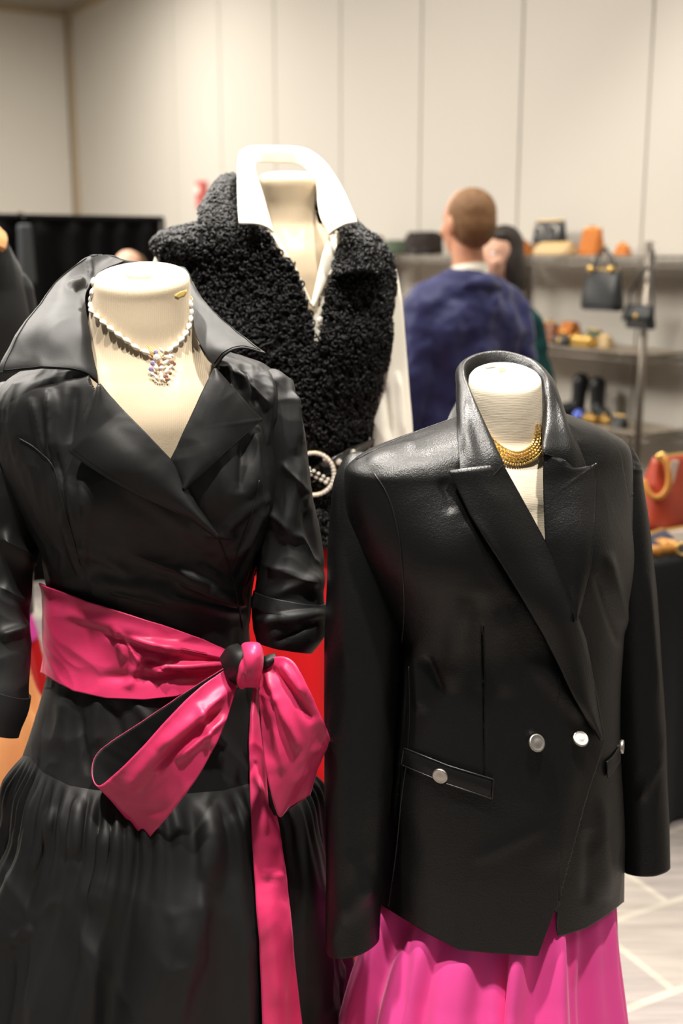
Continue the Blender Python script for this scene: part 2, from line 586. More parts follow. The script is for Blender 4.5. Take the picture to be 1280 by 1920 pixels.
# ================================================================== the room
DV = Vector((-0.515, 0.857, 0)).normalized()      # along the panelled wall, away from the viewer
NV = Vector((DV.y, -DV.x, 0))                     # into that wall
S0 = Vector((1.18, 5.20, 0))                      # a point on the front edge of the wire shelving
W0 = S0 + NV * 0.35
ROTW = math.atan2(DV.y, DV.x)

M['wall'] = mat('cream_wall_vinyl', srgb(205, 200, 190), .75, spec=.25, bumps=(('noise', 160, .15, .002),), vary=(.8, .25, srgb(200, 194, 182)))
M['wall_gap'] = mat('wall_joint', srgb(176, 167, 150), .8, spec=.2)
M['ceiling'] = mat('ceiling_paint', srgb(150, 143, 130), .9, spec=.1)
M['trim'] = mat('beige_trim', srgb(176, 160, 136), .7, spec=.2)

def carpet_material():
    m = bpy.data.materials.new('patterned_carpet'); m.use_nodes = True
    nt = m.node_tree; b = nt.nodes['Principled BSDF']; L = nt.links.new
    tc = nt.nodes.new('ShaderNodeTexCoord'); mp = nt.nodes.new('ShaderNodeMapping')
    mp.inputs['Rotation'].default_value = (0, 0, math.radians(-27)); L(tc.outputs['Object'], mp.inputs['Vector'])
    br = nt.nodes.new('ShaderNodeTexBrick'); L(mp.outputs[0], br.inputs['Vector'])
    br.offset = .37; br.inputs['Scale'].default_value = 1.0
    br.inputs['Brick Width'].default_value = .62; br.inputs['Row Height'].default_value = .27
    br.inputs['Mortar Size'].default_value = .011; br.inputs['Mortar Smooth'].default_value = .3
    br.inputs['Color1'].default_value = srgb(160, 153, 143); br.inputs['Color2'].default_value = srgb(112, 106, 110)
    br.inputs['Mortar'].default_value = srgb(168, 162, 150)
    mp2 = nt.nodes.new('ShaderNodeMapping'); mp2.inputs['Rotation'].default_value = (0, 0, math.radians(-27)); mp2.inputs['Scale'].default_value = (3, 30, 3)
    L(tc.outputs['Object'], mp2.inputs['Vector'])
    nz = nt.nodes.new('ShaderNodeTexNoise'); nz.inputs['Scale'].default_value = 1.2; nz.inputs['Detail'].default_value = 3; L(mp2.outputs[0], nz.inputs['Vector'])
    big = nt.nodes.new('ShaderNodeTexNoise'); big.inputs['Scale'].default_value = 1.4; L(tc.outputs['Object'], big.inputs['Vector'])
    mx = nt.nodes.new('ShaderNodeMix'); mx.data_type = 'RGBA'; mx.blend_type = 'OVERLAY'; mx.inputs[0].default_value = .5
    L(br.outputs['Color'], mx.inputs[6]); L(nz.outputs['Fac'], mx.inputs[7])
    mx2 = nt.nodes.new('ShaderNodeMix'); mx2.data_type = 'RGBA'
    mr = nt.nodes.new('ShaderNodeMapRange'); mr.inputs[1].default_value = .45; mr.inputs[2].default_value = .6; mr.inputs[4].default_value = .2
    L(big.outputs['Fac'], mr.inputs[0]); L(mr.outputs[0], mx2.inputs[0]); L(mx.outputs[2], mx2.inputs[6]); mx2.inputs[7].default_value = srgb(160, 153, 145)
    L(mx2.outputs[2], b.inputs['Base Color'])
    b.inputs['Roughness'].default_value = .95; b.inputs['Specular IOR Level'].default_value = .1
    bn = nt.nodes.new('ShaderNodeTexNoise'); bn.inputs['Scale'].default_value = 320; L(tc.outputs['Object'], bn.inputs['Vector'])
    bp = nt.nodes.new('ShaderNodeBump'); bp.inputs['Strength'].default_value = .4; bp.inputs['Distance'].default_value = .004
    L(bn.outputs['Fac'], bp.inputs['Height']); L(bp.outputs[0], b.inputs['Normal'])
    return m
M['carpet'] = carpet_material()

def plan_box(mb, t0, t1, n0, n1, z0, z1, org=W0):
    V = [org + DV * t + NV * n + Vector((0, 0, z)) for z in (z0, z1) for t, n in ((t0, n0), (t1, n0), (t1, n1), (t0, n1))]
    return mb.add(V, [(0, 3, 2, 1), (4, 5, 6, 7), (0, 1, 5, 4), (1, 2, 6, 5), (2, 3, 7, 6), (3, 0, 4, 7)])

T_CORNER = 8.2
floor = mk('floor', [(-12, -3, 0), (8, -3, 0), (8, 16, 0), (-12, 16, 0)], [(0, 1, 2, 3)], M['carpet'], smooth=False)
tag(floor, 'pale carpet with a grey and cream block pattern', 'floor', kind='structure')
ceil_o = mk('ceiling', [(-12, -3, CEIL), (8, -3, CEIL), (8, 16, CEIL), (-12, 16, CEIL)], [(3, 2, 1, 0)], M['ceiling'], smooth=False)
tag(ceil_o, 'grey painted ceiling above the corner of the room', 'ceiling', kind='structure')
wall_back = plan_box(MB(), -6.2, T_CORNER + .1, .03, .15, 0, CEIL).build('wall_back', M['wall_gap'], smooth=False)
tag(wall_back, 'long cream wall of tall flat panels behind the shelving', 'wall', kind='structure')
e = .154 - .91 * 6
while e < T_CORNER - .05:
    e2 = min(e + .91, T_CORNER)
    p = plan_box(MB(), e + .006, e2 - .006, 0, .03, .1, CEIL - .02).build('panel', M['wall'], wall_back, smooth=False)
    bevel(p, .004, 2)
    e += .91
CORNER = W0 + DV * T_CORNER
def left_box(mb, s0, s1, n0, n1, z0, z1):
    V = [CORNER - NV * s + DV * n + Vector((0, 0, z)) for z in (z0, z1) for s, n in ((s0, n0), (s1, n0), (s1, n1), (s0, n1))]
    return mb.add(V, [(0, 1, 2, 3), (4, 7, 6, 5), (0, 4, 5, 1), (1, 5, 6, 2), (2, 6, 7, 3), (3, 7, 4, 0)])
wall_left = left_box(MB(), -.2, 9, .03, .15, 0, CEIL).build('wall_left', M['wall_gap'], smooth=False)
tag(wall_left, 'cream panelled end wall above the black drape', 'wall', kind='structure')
s = .06
while s < 8:
    p = left_box(MB(), s + .006, s + 1.2 - .006, 0, .03, .1, CEIL - .02).build('panel', M['wall'], wall_left, smooth=False)
    bevel(p, .004, 2); s += 1.2
trim_1 = left_box(MB(), -.05, .05, -.05, .03, 0, CEIL - .005).build('trim_1', M['trim'], smooth=False)
tag(trim_1, 'beige vertical post in the corner between the two walls', 'trim', kind='structure')
trim_2 = plan_box(MB(), -6.2, T_CORNER, -.05, 0, CEIL - .06, CEIL - .002).build('trim_2', M['trim'], smooth=False)
tag(trim_2, 'beige track along the top of the long panelled wall', 'trim', kind='structure')
trim_3 = left_box(MB(), .05, 9, -.05, 0, CEIL - .06, CEIL - .002).build('trim_3', M['trim'], smooth=False)
tag(trim_3, 'beige track along the top of the end wall', 'trim', kind='structure')
bb = plan_box(MB(), -6.2, T_CORNER, -.012, 0, 0, .1).build('baseboard_back', M['trim'], smooth=False)
tag(bb, 'beige baseboard along the long panelled wall', 'baseboard', kind='structure')
# ================================================================== dress forms
def dress_form(label, secs, yaw, jersey, foot, bumps=(), nu=160, nv=220, tail=.62):
    c = Vector((foot[0], foot[1], 0))
    root = empty('dress_form', c, label, 'mannequin')
    g = loft(secs, nu, nv, yaw)
    if bumps: folds(g, bumps, dmid=foot[1])
    torso = g.mesh('torso', jersey, root, cap=True)
    zlow = float(g.V[-1, :, 2].mean())
    MB().tube([c + Vector((0, 0, .03)), c + Vector((0, 0, zlow + .02))], .014, 12).build('stand_pole', M['steel_dark'], root)
    MB().lathe([(.02, .0), (.165, 0), (.17, .006), (.168, .014), (.12, .022), (.03, .034), (.018, .06)], c, 40).build('base', M['steel_dark'], root)
    return root, torso, g

# ------------------------------------------------------------------ the black taffeta dress and its form
D1 = 1.55
YAW1 = 12
form1_secs = [sec(510, 262, 272, D1, 1, 2, 16), sec(510.5, 225, 308, D1, 1, 2, 16), sec(512, 196, 336, D1, 1, 2, 16), sec(516, 181, 350, D1, 1, 2, 15), sec(524, 176, 355, D1, 1, 2, 14),
  sec(545, 174, 356, D1, .98, 2, 12), sec(590, 169, 360, D1, .96, 2, 9), sec(630, 164, 366, D1, .92, 2, 6), sec(665, 148, 384, D1, .85, 2, 3), sec(700, 105, 425, D1, .7, 2.1, 0),
  sec(735, 55, 480, D1, .60, 2.3), sec(790, 30, 512, D1, .58, 2.3), sec(860, 38, 512, D1, .60, 2.2), sec(960, 80, 494, D1, .64, 2.1), sec(1100, 110, 460, D1, .68), sec(1190, 112, 454, D1, .7), sec(1330, 84, 480, D1, .72), sec(1460, 60, 530, D1, .72)]
form1_bumps = [('b', (190, 930), (95, 90), .024), ('b', (425, 925), (85, 90), .024), ('b', (305, 800), (110, 90), .012)]
p1 = P(270, 1100, D1)
form1, form1_torso, form1_g = dress_form('cream jersey dress form wearing the black dress and the bead necklace', form1_secs, YAW1, M['jersey'], (p1.x, D1), form1_bumps)
form1_bvh = form1_g.bvh()

def decal(bvh, pts, name, m, parent, off=.0012, label=None):
    """thin worn patch lying on a surface, outline in picture pixels"""
    n = len(pts)
    cx = sum(p[0] for p in pts) / n; cy = sum(p[1] for p in pts) / n
    V = []; Fc = []
    rings = (0, .5, .85, 1.0)
    for k, s_ in enumerate(rings):
        for (x, y) in pts:
            qx, qy = cx + (x - cx) * s_, cy + (y - cy) * s_
            V.append(P(qx, qy, castD(bvh, qx, qy, D1) - (off if k < 3 else -.001)))
    for k in range(3):
        for i in range(n):
            j = (i + 1) % n
            Fc.append((k * n + i, k * n + j, (k + 1) * n + j, (k + 1) * n + i))
    return mk(name, V, Fc, m, parent, True, label)

decal(form1_bvh, [(228, 515), (245, 512), (262, 514), (282, 515), (291, 518), (283, 522), (262, 523), (240, 522)], 'worn_patch', M['foam'], form1, label='yellow foam showing through the worn neck top')
decal(form1_bvh, [(326, 553), (338, 546), (350, 542), (352, 547), (347, 555), (333, 561), (327, 558)], 'worn_patch', M['foam'], form1, label='yellow foam showing through a torn slit')

dress = empty('wrap_dress', (p1.x, D1, 0), 'black taffeta wrap dress with a wide spread collar and gathered skirt', 'dress')
bodice_secs = [sec(648, 160, 372, D1, .92), sec(664, 122, 430, D1, .8), sec(684, 70, 484, D1, .68, 2.2), sec(708, 28, 520, D1, .62, 2.4), sec(745, 8, 535, D1, .6, 2.5), sec(800, 2, 536, D1, .6, 2.4),
  sec(870, 22, 530, D1, .63, 2.3), sec(960, 62, 508, D1, .68, 2.2), sec(1050, 92, 482, D1, .71, 2.1), sec(1130, 101, 468, D1, .73), sec(1200, 101, 466, D1, .75), sec(1290, 88, 488, D1, .78), sec(1350, 68, 515, D1, .78),
  sec(1410, 50, 546, D1, .78), sec(1480, 30, 582, D1, .78), sec(1540, 10, 605, D1, .78)]
bod = loft(bodice_secs, 360, 420, YAW1)
folds(bod, [('b', (185, 930), (100, 90), .026), ('b', (430, 925), (88, 90), .028), ('b', (305, 800), (110, 80), .012)], dmid=D1)
body_bvh = bod.bvh()                      # smooth body the lapels lie on
up = bod.copy()
folds(up, [
  ('s', (400, 985), (458, 1190), 70, .008),                       # the wrapped-over front edge
  ('r', (200, 880), (430, 1050), 16, .004), ('r', (330, 1075), (452, 1128), 11, .008), ('r', (300, 1120), (452, 1150), 9, .005), ('r', (370, 1060), (445, 1105), 8, .005),
  ('r', (430, 1040), (495, 950), 8, .008), ('r', (420, 990), (500, 930), 9, .005), ('r', (440, 1080), (490, 985), 6, -.005),
  ('r', (95, 735), (105, 850), 9, .005), ('r', (140, 730), (135, 830), 8, -.004), ('r', (105, 840), (135, 990), 5, -.004),
  ('r', (125, 900), (150, 1060), 14, .005), ('r', (480, 800), (470, 930), 10, .005), ('r', (455, 830), (450, 920), 8, -.005), ('r', (500, 700), (515, 800), 9, .005),
  ('r', (180, 1090), (330, 1110), 14, .004), ('r', (130, 1010), (250, 1080), 12, .004), ('r', (440, 690), (470, 745), 8, .006), ('r', (460, 700), (480, 760), 6, -.005),
  ('c', (92, 735), (102, 870), 9, .008), ('c', (60, 750), (85, 850), 8, .006), ('c', (150, 905), (165, 1070), 10, .006), ('c', (330, 1090), (455, 1135), 8, .009), ('c', (250, 1040), (440, 1110), 10, .006), ('c', (495, 935), (432, 1060), 11, .007),
  ('c', (470, 800), (488, 940), 9, .008), ('c', (425, 690), (440, 760), 6, .006), ('c', (455, 705), (500, 760), 8, .007), ('c', (505, 720), (500, 830), 8, .006), ('c', (115, 960), (150, 1080), 8, .005), ('c', (210, 1110), (330, 1140), 8, .005), ('c', (380, 1000), (440, 1000), 8, .006)], dmid=D1)
up.push(.0034 * crumple(up.V, 13, 3.1, (1, 1, .5)) + .0012 * crumple(up.V, 30, 7.1, (1, 1, .6)))
top_part = up.band(None, line((0, 1290), (640, 1290)), 330)
V_OPEN = [(140, 560), (385, 560), (412, 690), (332, 880), (316, 880), (168, 718)]
solid(top_part.mesh('bodice', M['taffeta'], dress, drop=V_OPEN, dmid=D1), .0015)

# hip yoke between the sash and the gathered seam
seam = line((-60, 1404), (55, 1419), (80, 1448), (130, 1473), (175, 1481), (300, 1492), (420, 1482), (520, 1455), (590, 1425), (640, 1400))
yoke = bod.copy()
folds(yoke, [('r', (185, 1300), (180, 1400), 14, .006), ('r', (120, 1310), (110, 1400), 16, .005), ('r', (215, 1320), (230, 1400), 9, -.005), ('r', (250, 1315), (300, 1380), 10, .005), ('r', (150, 1330), (165, 1450), 7, -.004)], dmid=D1)
yoke.push(.003 * crumple(yoke.V, 12, 9.7, (1, 1, .6)))
yoke = yoke.band(line((0, 1270), (640, 1270)), seam, 90)
yoke.mesh('hip_yoke', M['taffeta'], dress)

# gathered skirt
sk_secs = [sec(1385, 44, 540, D1, .8), sec(1480, 25, 585, D1, .82), sec(1560, -12, 610, D1, .84), sec(1700, -68, 630, D1, .86), sec(1860, -112, 640, D1, .86), sec(1990, -140, 650, D1, .86), sec(2250, -190, 680, D1, .86), sec(2500, -225, 700, D1, .86)]
sk = loft(sk_secs, 520, 300, YAW1)
sk = sk.band(seam, None, 240)
nv_, nu_ = sk.V.shape[:2]
th = np.linspace(0, 2 * np.pi, nu_, endpoint=False)[None, :]
tt = np.linspace(0, 1, nv_)[:, None]
ph = 1.6 * np.sin(3 * th + 1) + 1.1 * np.sin(7 * th + tt * 2.0)
ple = np.sin(64 * th + 2.6 * ph) * np.exp(-tt * 15) * .0075 + np.sin(17 * th + 1.7 * ph + tt) * (.002 + .012 * np.clip(tt * 3, 0, 1)) * np.exp(-tt * 1.2) + np.sin(9 * th + ph) * .016 * np.clip(tt * 2.2, 0, 1)
ple = ple * np.clip(tt * 26, .12, 1) + .008 * np.exp(-((tt - .05) / .035)**2)
sk.push(ple)
yb = yoke.V[-1]; ty = np.linspace(0, 2 * np.pi, yb.shape[0] + 1)
yb = np.stack([np.interp(np.linspace(0, 2 * np.pi, nu_, endpoint=False), ty, np.append(yb[:, k], yb[0, k])) for k in range(3)], -1)
sk.V = sk.V + (yb - sk.V[0])[None] * np.exp(-np.arange(nv_) / 5.0)[:, None, None]
folds(sk, [('r', (395, 1560), (330, 1930), 22, .012), ('r', (60, 1640), (100, 1520), 10, .006), ('r', (20, 1765), (60, 1740), 9, .006),
  ('r', (400, 1500), (385, 1640), 22, .007), ('c', (310, 1720), (390, 1690), 40, .004), ('c', (390, 1690), (350, 1790), 36, .004), ('c', (280, 1900), (345, 1720), 30, .008), ('c', (300, 1830), (385, 1790), 24, .005), ('r', (150, 1500), (140, 1600), 14, .007), ('r', (200, 1560), (170, 1700), 20, .007)], dmid=D1)
sk.push(.008 * crumple(sk.V, 9, 15.2, (1, 1, .55)) * np.clip(tt * 5, 0, 1))
sk.mesh('skirt', M['taffeta'], dress)
skirt_bvh = sk.bvh()

# sleeves
def cloth_tube(st, amp, scale, seed, items=(), nu=110, nv=200, stretch=(1, 1, 1)):
    g = sleeve(st, nu, nv)
    if items: folds(g, items)
    g.push(amp * crumple(g.V, scale, seed, stretch))
    return g
sl = cloth_tube([(30, 722, 1.56, 12, 1, 0), (22, 735, 1.555, 30, 1, 0), (14, 760, 1.55, 46, 1.0, 0), (10, 830, 1.54, 62, 1.0, 0), (8, 920, 1.53, 72, 1.0, 0), (2, 1000, 1.52, 70, 1, 0), (-4, 1080, 1.51, 65, 1, 0), (-8, 1160, 1.49, 60, 1, 0),
   (-4, 1240, 1.47, 60, 1, 0), (-8, 1310, 1.45, 58, 1, 0)], .0045, 11, 21.0,
   [('r', (0, 860), (70, 900), 10, .007), ('r', (0, 1000), (60, 1060), 14, .007), ('r', (0, 1195), (40, 1180), 8, .006), ('r', (10, 760), (30, 840), 7, -.005), ('c', (0, 880), (60, 930), 14, .007), ('c', (0, 1010), (62, 1040), 14, .008), ('c', (0, 1100), (50, 1130), 14, .007), ('c', (0, 1190), (48, 1175), 12, .007), ('c', (20, 760), (28, 850), 7, .008)])
sleeve_l = sl.mesh('sleeve', M['taffeta'], dress)
cf = cloth_tube([(-6, 1284, 1.455, 61, 1, 12), (-12, 1310, 1.45, 62, 1, 12), (-24, 1345, 1.44, 60, 1, 6), (-30, 1366, 1.435, 59, 1, 2)], .0015, 20, 2.0, nv=50)
solid(cf.mesh('cuff', M['taffeta'], sleeve_l), .004, 1)
srr = cloth_tube([(498, 700, 1.56, 8, 1, 0), (504, 706, 1.556, 24, 1, 0), (510, 722, 1.55, 36, 1.0, 0), (517, 765, 1.545, 42, 1.0, 0), (526, 830, 1.54, 46, 1.0, 0), (534, 900, 1.54, 48, 1, 0), (541, 1000, 1.54, 58, 1, 0), (543, 1080, 1.53, 62, 1, 0),
   (541, 1150, 1.52, 64, 1, 6), (540, 1172, 1.515, 62, 1, 8)], .004, 12, 31.0,
   [('r', (545, 700), (552, 850), 6, .005), ('r', (560, 860), (540, 990), 12, .007), ('r', (500, 1120), (600, 1080), 12, .006), ('r', (515, 720), (500, 790), 6, -.004), ('r', (575, 960), (595, 1060), 8, -.006), ('c', (530, 870), (575, 930), 12, .008), ('c', (505, 960), (560, 1010), 14, .007), ('c', (500, 1060), (598, 1100), 16, .008), ('c', (545, 740), (560, 830), 7, .008), ('c', (560, 1000), (600, 1060), 12, .007)])
sleeve_r = srr.mesh('sleeve', M['taffeta'], dress)
cf = cloth_tube([(543, 1120, 1.522, 63, 1, 10), (542, 1150, 1.518, 67, 1, 10), (538, 1185, 1.51, 60, 1, 6), (534, 1212, 1.505, 48, 1, 2)], .003, 16, 5.0, [('r', (490, 1165), (600, 1150), 7, .006), ('r', (520, 1200), (590, 1170), 6, -.005)], nv=60)
solid(cf.mesh('cuff', M['taffeta'], sleeve_r), .004, 1)

up_bvh = up.bvh()
def seam_cord(pts, name, parent, bvh, r=.0009, off=.0006, m='taffeta'):
    A = catmull(np.array(pts, float), 8 * len(pts))
    V = [P(x, y, castD(bvh, x, y, D1 - .1) - off) for x, y in A]
    return MB().tube(V, r, 6).build(name, M[m], parent)
seam_cord([(36, 822), (68, 842), (100, 876), (114, 930), (134, 1000), (150, 1060)], 'princess_seam', dress, up_bvh)
seam_cord([(486, 900), (476, 950), (458, 1000), (436, 1062)], 'princess_seam', dress, up_bvh)
seam_cord([(408, 1008), (424, 1050), (442, 1110), (456, 1180)], 'wrap_edge', dress, up_bvh, .0014)
# collar: wings and stand
def seam_line(g, inset_r, inset_c, name, parent, sides=('t', 'b', 'l', 'r'), r=.00055):
    """a row of topstitching just inside the outline of a sheet"""
    V = g.V; nr, nc = V.shape[:2]
    n = g.normals()
    W = V + n * .0016
    i, j = inset_r, inset_c
    out = []
    if 't' in sides: out.append([W[i, k] for k in range(j, nc - j)])
    if 'b' in sides: out.append([W[nr - 1 - i, k] for k in range(j, nc - j)])
    if 'l' in sides: out.append([W[k, j] for k in range(i, nr - i)])
    if 'r' in sides: out.append([W[k, nc - 1 - j] for k in range(i, nr - i)])
    mb = MB()
    for pl in out: mb.tube(pl, r, 5)
    return mb.build(name, M['thread'], parent)

wing = gridpatch([
  [(232, 489, 1.640), (215, 483, 1.650), (196, 478, 1.640), (182, 480, 1.625)],
  [(186, 512, 1.605), (178, 498, 1.612), (166, 484, 1.612), (156, 486, 1.605)],
  [(162, 548, 1.560), (148, 536, 1.570), (126, 522, 1.575), (104, 532, 1.570)],
  [(160, 585, 1.520), (142, 575, 1.515), (105, 568, 1.520), (72, 578, 1.530)],
  [(170, 645, 1.478), (145, 630, 1.470), (90, 620, 1.472), (36, 625, 1.485)],
  [(181, 700, 1.452), (148, 682, 1.443), (80, 675, 1.440), (4, 676, 1.452)],
  [(184, 719, 1.448), (150, 697, 1.438), (80, 691, 1.432), (-4, 701, 1.443)]], 70, 50)
folds(wing, [('r', (128, 536), (158, 528), 6, .007), ('r', (140, 545), (165, 535), 5, -.006), ('r', (165, 484), (170, 520), 4, .005), ('b', (90, 620), (60, 40), .006)])
wing.push(.0012 * crumple(wing.V, 18, 8.8))
collar_l = solid(wing.mesh('collar_wing', M['taffeta'], dress), .0022, 0)
seam_line(wing, 2, 2, 'topstitching', collar_l, ('b', 'r'))
wing2 = gridpatch([
  [(330, 500, 1.645), (345, 502, 1.655), (352, 512, 1.650), (356, 524, 1.640)],
  [(352, 545, 1.600), (362, 540, 1.612), (372, 550, 1.612), (376, 560, 1.602)],
  [(360, 590, 1.555), (378, 586, 1.560), (398, 588, 1.560), (412, 596, 1.555)],
  [(366, 625, 1.515), (390, 622, 1.512), (420, 620, 1.515), (446, 624, 1.520)],
  [(380, 655, 1.487), (408, 648, 1.482), (440, 642, 1.484), (474, 646, 1.492)],
  [(404, 691, 1.467), (424, 664, 1.458), (452, 653, 1.458), (498, 663, 1.468)]], 60, 44)
wing2.push(.0012 * crumple(wing2.V, 18, 3.3))
collar_r = solid(wing2.mesh('collar_wing', M['taffeta'], dress), .0022, 0)
seam_line(wing2, 2, 2, 'topstitching', collar_r, ('b', 'r'))
stand = gridpatch([
  [(182, 480, 1.627), (205, 478, 1.655), (235, 487, 1.672), (275, 492, 1.678), (320, 497, 1.668), (356, 524, 1.642)],
  [(176, 520, 1.622), (205, 520, 1.650), (235, 525, 1.665), (275, 530, 1.670), (320, 535, 1.660), (358, 555, 1.636)],
  [(165, 600, 1.615), (200, 600, 1.64), (235, 600, 1.655), (275, 600, 1.66), (320, 605, 1.65), (365, 620, 1.63)]], 24, 50)
stand.push(.003 * crumple(stand.V, 22, 6.1))
solid(stand.mesh('collar_stand', M['taffeta'], dress), .002, 0)

# lapels
lap = wrapped(body_bvh, [(186, 720), (160, 780), (131, 848), (165, 872), (210, 899), (260, 928), (310, 950), (355, 970), (409, 1009)],
                        [(186, 720), (205, 742), (230, 768), (262, 802), (290, 832), (318, 862), (340, 900), (368, 950), (409, 1007)], 90, 40, off=(.014, .008), mid=.010)
lap.push(.0008 * crumple(lap.V, 16, 1.2))
folds(lap, [('b', (250, 850), (70, 50), .004), ('r', (200, 780), (300, 880), 20, -.002)])
lapel_l = solid(lap.mesh('lapel', M['taffeta'], dress), .002, 1)
seam_line(lap, 0, 3, 'topstitching', lapel_l, ('l',))
lap2 = wrapped(body_bvh, [(403, 692), (392, 712), (378, 738), (362, 772), (345, 808), (330, 842), (319, 864), (330, 890), (345, 917)],
                         [(403, 692), (425, 716), (450, 743), (472, 767), (491, 787), (460, 815), (425, 846), (388, 880), (345, 917)], 90, 40, off=(.006, .012), mid=.007)
lap2.push(.0008 * crumple(lap2.V, 16, 4.9))
lapel_r = solid(lap2.mesh('lapel', M['taffeta'], dress), .002, 1)
seam_line(lap2, 0, 3, 'topstitching', lapel_r, ('r',))

# ------------------------------------------------------------------ magenta sash
sash = empty('sash', (p1.x, D1, .95), 'magenta silk sash lined in black, tied in a bow at the waist', 'sash')
wst = bod.copy(); wst.push(.008)
band_ = wst.band(line((60, 1085), (101, 1104), (150, 1122), (200, 1139), (300, 1170), (380, 1198), (430, 1222), (475, 1238), (520, 1240)), line((60, 1250), (103, 1276), (140, 1295), (200, 1309), (270, 1312), (330, 1305), (390, 1280), (430, 1262), (520, 1262)), 90)
folds(band_, [('c', (250, 1195), (425, 1232), 6, .009), ('c', (275, 1250), (425, 1240), 6, .008), ('c', (330, 1215), (290, 1265), 7, .006), ('c', (225, 1180), (260, 1240), 6, .006), ('r', (240, 1200), (430, 1235), 9, .009), ('r', (200, 1190), (330, 1235), 8, -.006), ('r', (280, 1255), (430, 1245), 9, .008), ('r', (270, 1240), (350, 1260), 6, -.007), ('r', (190, 1270), (380, 1268), 10, -.004),
   ('r', (215, 1175), (235, 1235), 7, .005), ('r', (330, 1215), (400, 1230), 5, -.005), ('r', (130, 1150), (300, 1195), 10, .003), ('r', (240, 1290), (270, 1215), 8, .005)], dmid=D1)
band_.push(.0022 * crumple(band_.V, 15, 12.0, (.7, .7, 1.2)))
solid(band_.mesh('waistband', [M['silk'], M['taffeta']], sash), .002, 1)

def ribbon(st, name, parent, nr=110, nc=26, amp=.002, seed=0.0, items=(), flip=False):
    rows = []
    for u, w in st:
        mid = tuple((a + b) / 2 for a, b in zip(u, w))
        rows.append([u, mid, w])
    g = gridpatch(rows, nr, nc)
    if items: folds(g, items)
    n = g.normals()
    g.V = g.V + n * (amp * crumple(g.V, 20, seed))[..., None]
    o = g.mesh(name, [M['silk'], M['taffeta']], parent)
    if flip:
        o.data.flip_normals()
    solid(o, .0016, -1, 1, 0)
    return o
ribbon([((420, 1252, 1.430), (445, 1290, 1.435)), ((345, 1299, 1.425), (402, 1400, 1.432)), ((260, 1356, 1.415), (330, 1480, 1.425)), ((186, 1408, 1.402), (262, 1546, 1.405)), ((172, 1447, 1.385), (270, 1577, 1.392)), ((184, 1474, 1.368), (274, 1577, 1.378)),
  ((215, 1452, 1.360), (292, 1557, 1.366)), ((266, 1401, 1.352), (332, 1510, 1.356)), ((320, 1342, 1.356), (380, 1442, 1.358)), ((372, 1292, 1.372), (420, 1362, 1.374)), ((422, 1256, 1.400), (444, 1288, 1.398))], 'bow_loop', sash, 150, 30, .0018, 2.2,
  [('r', (300, 1400), (430, 1290), 12, .010), ('r', (290, 1440), (415, 1330), 8, -.008), ('r', (330, 1420), (425, 1345), 8, .007), ('r', (240, 1480), (300, 1400), 16, .005), ('r', (370, 1320), (400, 1400), 8, .005)], flip=True)
ribbon([((484, 1240, 1.432), (487, 1280, 1.436)), ((515, 1244, 1.436), (487, 1350, 1.440)), ((545, 1282, 1.440), (499, 1440, 1.436)), ((580, 1345, 1.430), (514, 1528, 1.425)), ((612, 1390, 1.405), (580, 1490, 1.400)), ((616, 1376, 1.385), (545, 1512, 1.385)),
  ((596, 1330, 1.372), (523, 1531, 1.372)), ((572, 1278, 1.372), (505, 1475, 1.366)), ((548, 1240, 1.382), (491, 1390, 1.372)), ((520, 1231, 1.392), (487, 1330, 1.384)), ((482, 1244, 1.402), (485, 1282, 1.400))], 'bow_loop', sash, 150, 30, .002, 7.7,
  [('r', (500, 1260), (560, 1400), 8, .010), ('r', (510, 1255), (585, 1350), 7, -.008), ('r', (500, 1290), (530, 1440), 9, .007), ('r', (530, 1245), (570, 1300), 6, .007)])
# hanging tail
vb = [Vector(v) for v in np.concatenate([bod.V.reshape(-1, 3), sk.V.reshape(-1, 3)])]
fb = [tuple(int(i) for i in f) for f in np.concatenate([bod.faces(), sk.faces() + bod.V.shape[0] * bod.V.shape[1]])]
lower_bvh = BVHTree.FromPolygons(vb, fb)
tl = wrapped(lower_bvh, [(476, 1290), (470, 1340), (467, 1400), (468, 1480), (471, 1550), (477, 1650), (485, 1750), (489, 1840), (492, 1925), (500, 2060)],
                        [(484, 1290), (484, 1340), (490, 1400), (508, 1480), (523, 1550), (536, 1650), (547, 1750), (556, 1840), (566, 1925), (578, 2060)], 130, 16, off=(.014, .014), mid=.004, smooth=30)
tl.push(.0028 * crumple(tl.V, 14, 3.0, (1, 1, .6)))
folds(tl, [('r', (480, 1420), (495, 1560), 7, .006), ('r', (490, 1640), (530, 1640), 6, .004), ('r', (500, 1700), (520, 1880), 12, .004)])
solid(tl.mesh('tail', [M['silk'], M['taffeta']], sash), .0016, 1, 1, 0)
# knot: a black turn under a magenta turn
g = gridpatch([[(414, 1236, 1.415), (428, 1216, 1.400), (446, 1210, 1.405)], [(420, 1248, 1.395), (440, 1232, 1.378), (460, 1222, 1.380)], [(428, 1266, 1.392), (448, 1256, 1.374), (468, 1250, 1.376)], [(438, 1282, 1.41), (456, 1278, 1.398), (470, 1276, 1.398)]], 30, 26)
solid(g.mesh('knot_lining', M['taffeta'], sash), .003, 1)
mb = MB()
kn = []
for i in range(15):
    a = math.pi * (i / 14)
    kn.append(((470 + 3 * math.sin(a * 2), 1247 - 38 * math.cos(a), 1.392 - .030 * math.sin(a))))
rows = [[(x - 22 + 7 * abs(i - 7) / 7, y + 4, D + .014), (x - 12, y, D - .002), (x + 2, y - 1, D - .008), (x + 12, y, D), (x + 18 - 4 * abs(i - 7) / 7, y + 4, D + .016)] for i, (x, y, D) in enumerate(kn)]
g = gridpatch(rows, 40, 26); g.push(.0012 * crumple(g.V, 25, 1.0))
folds(g, [('r', (455, 1220), (462, 1280), 3, -.003)])
solid(g.mesh('knot', M['silk'], sash), .003, 1)
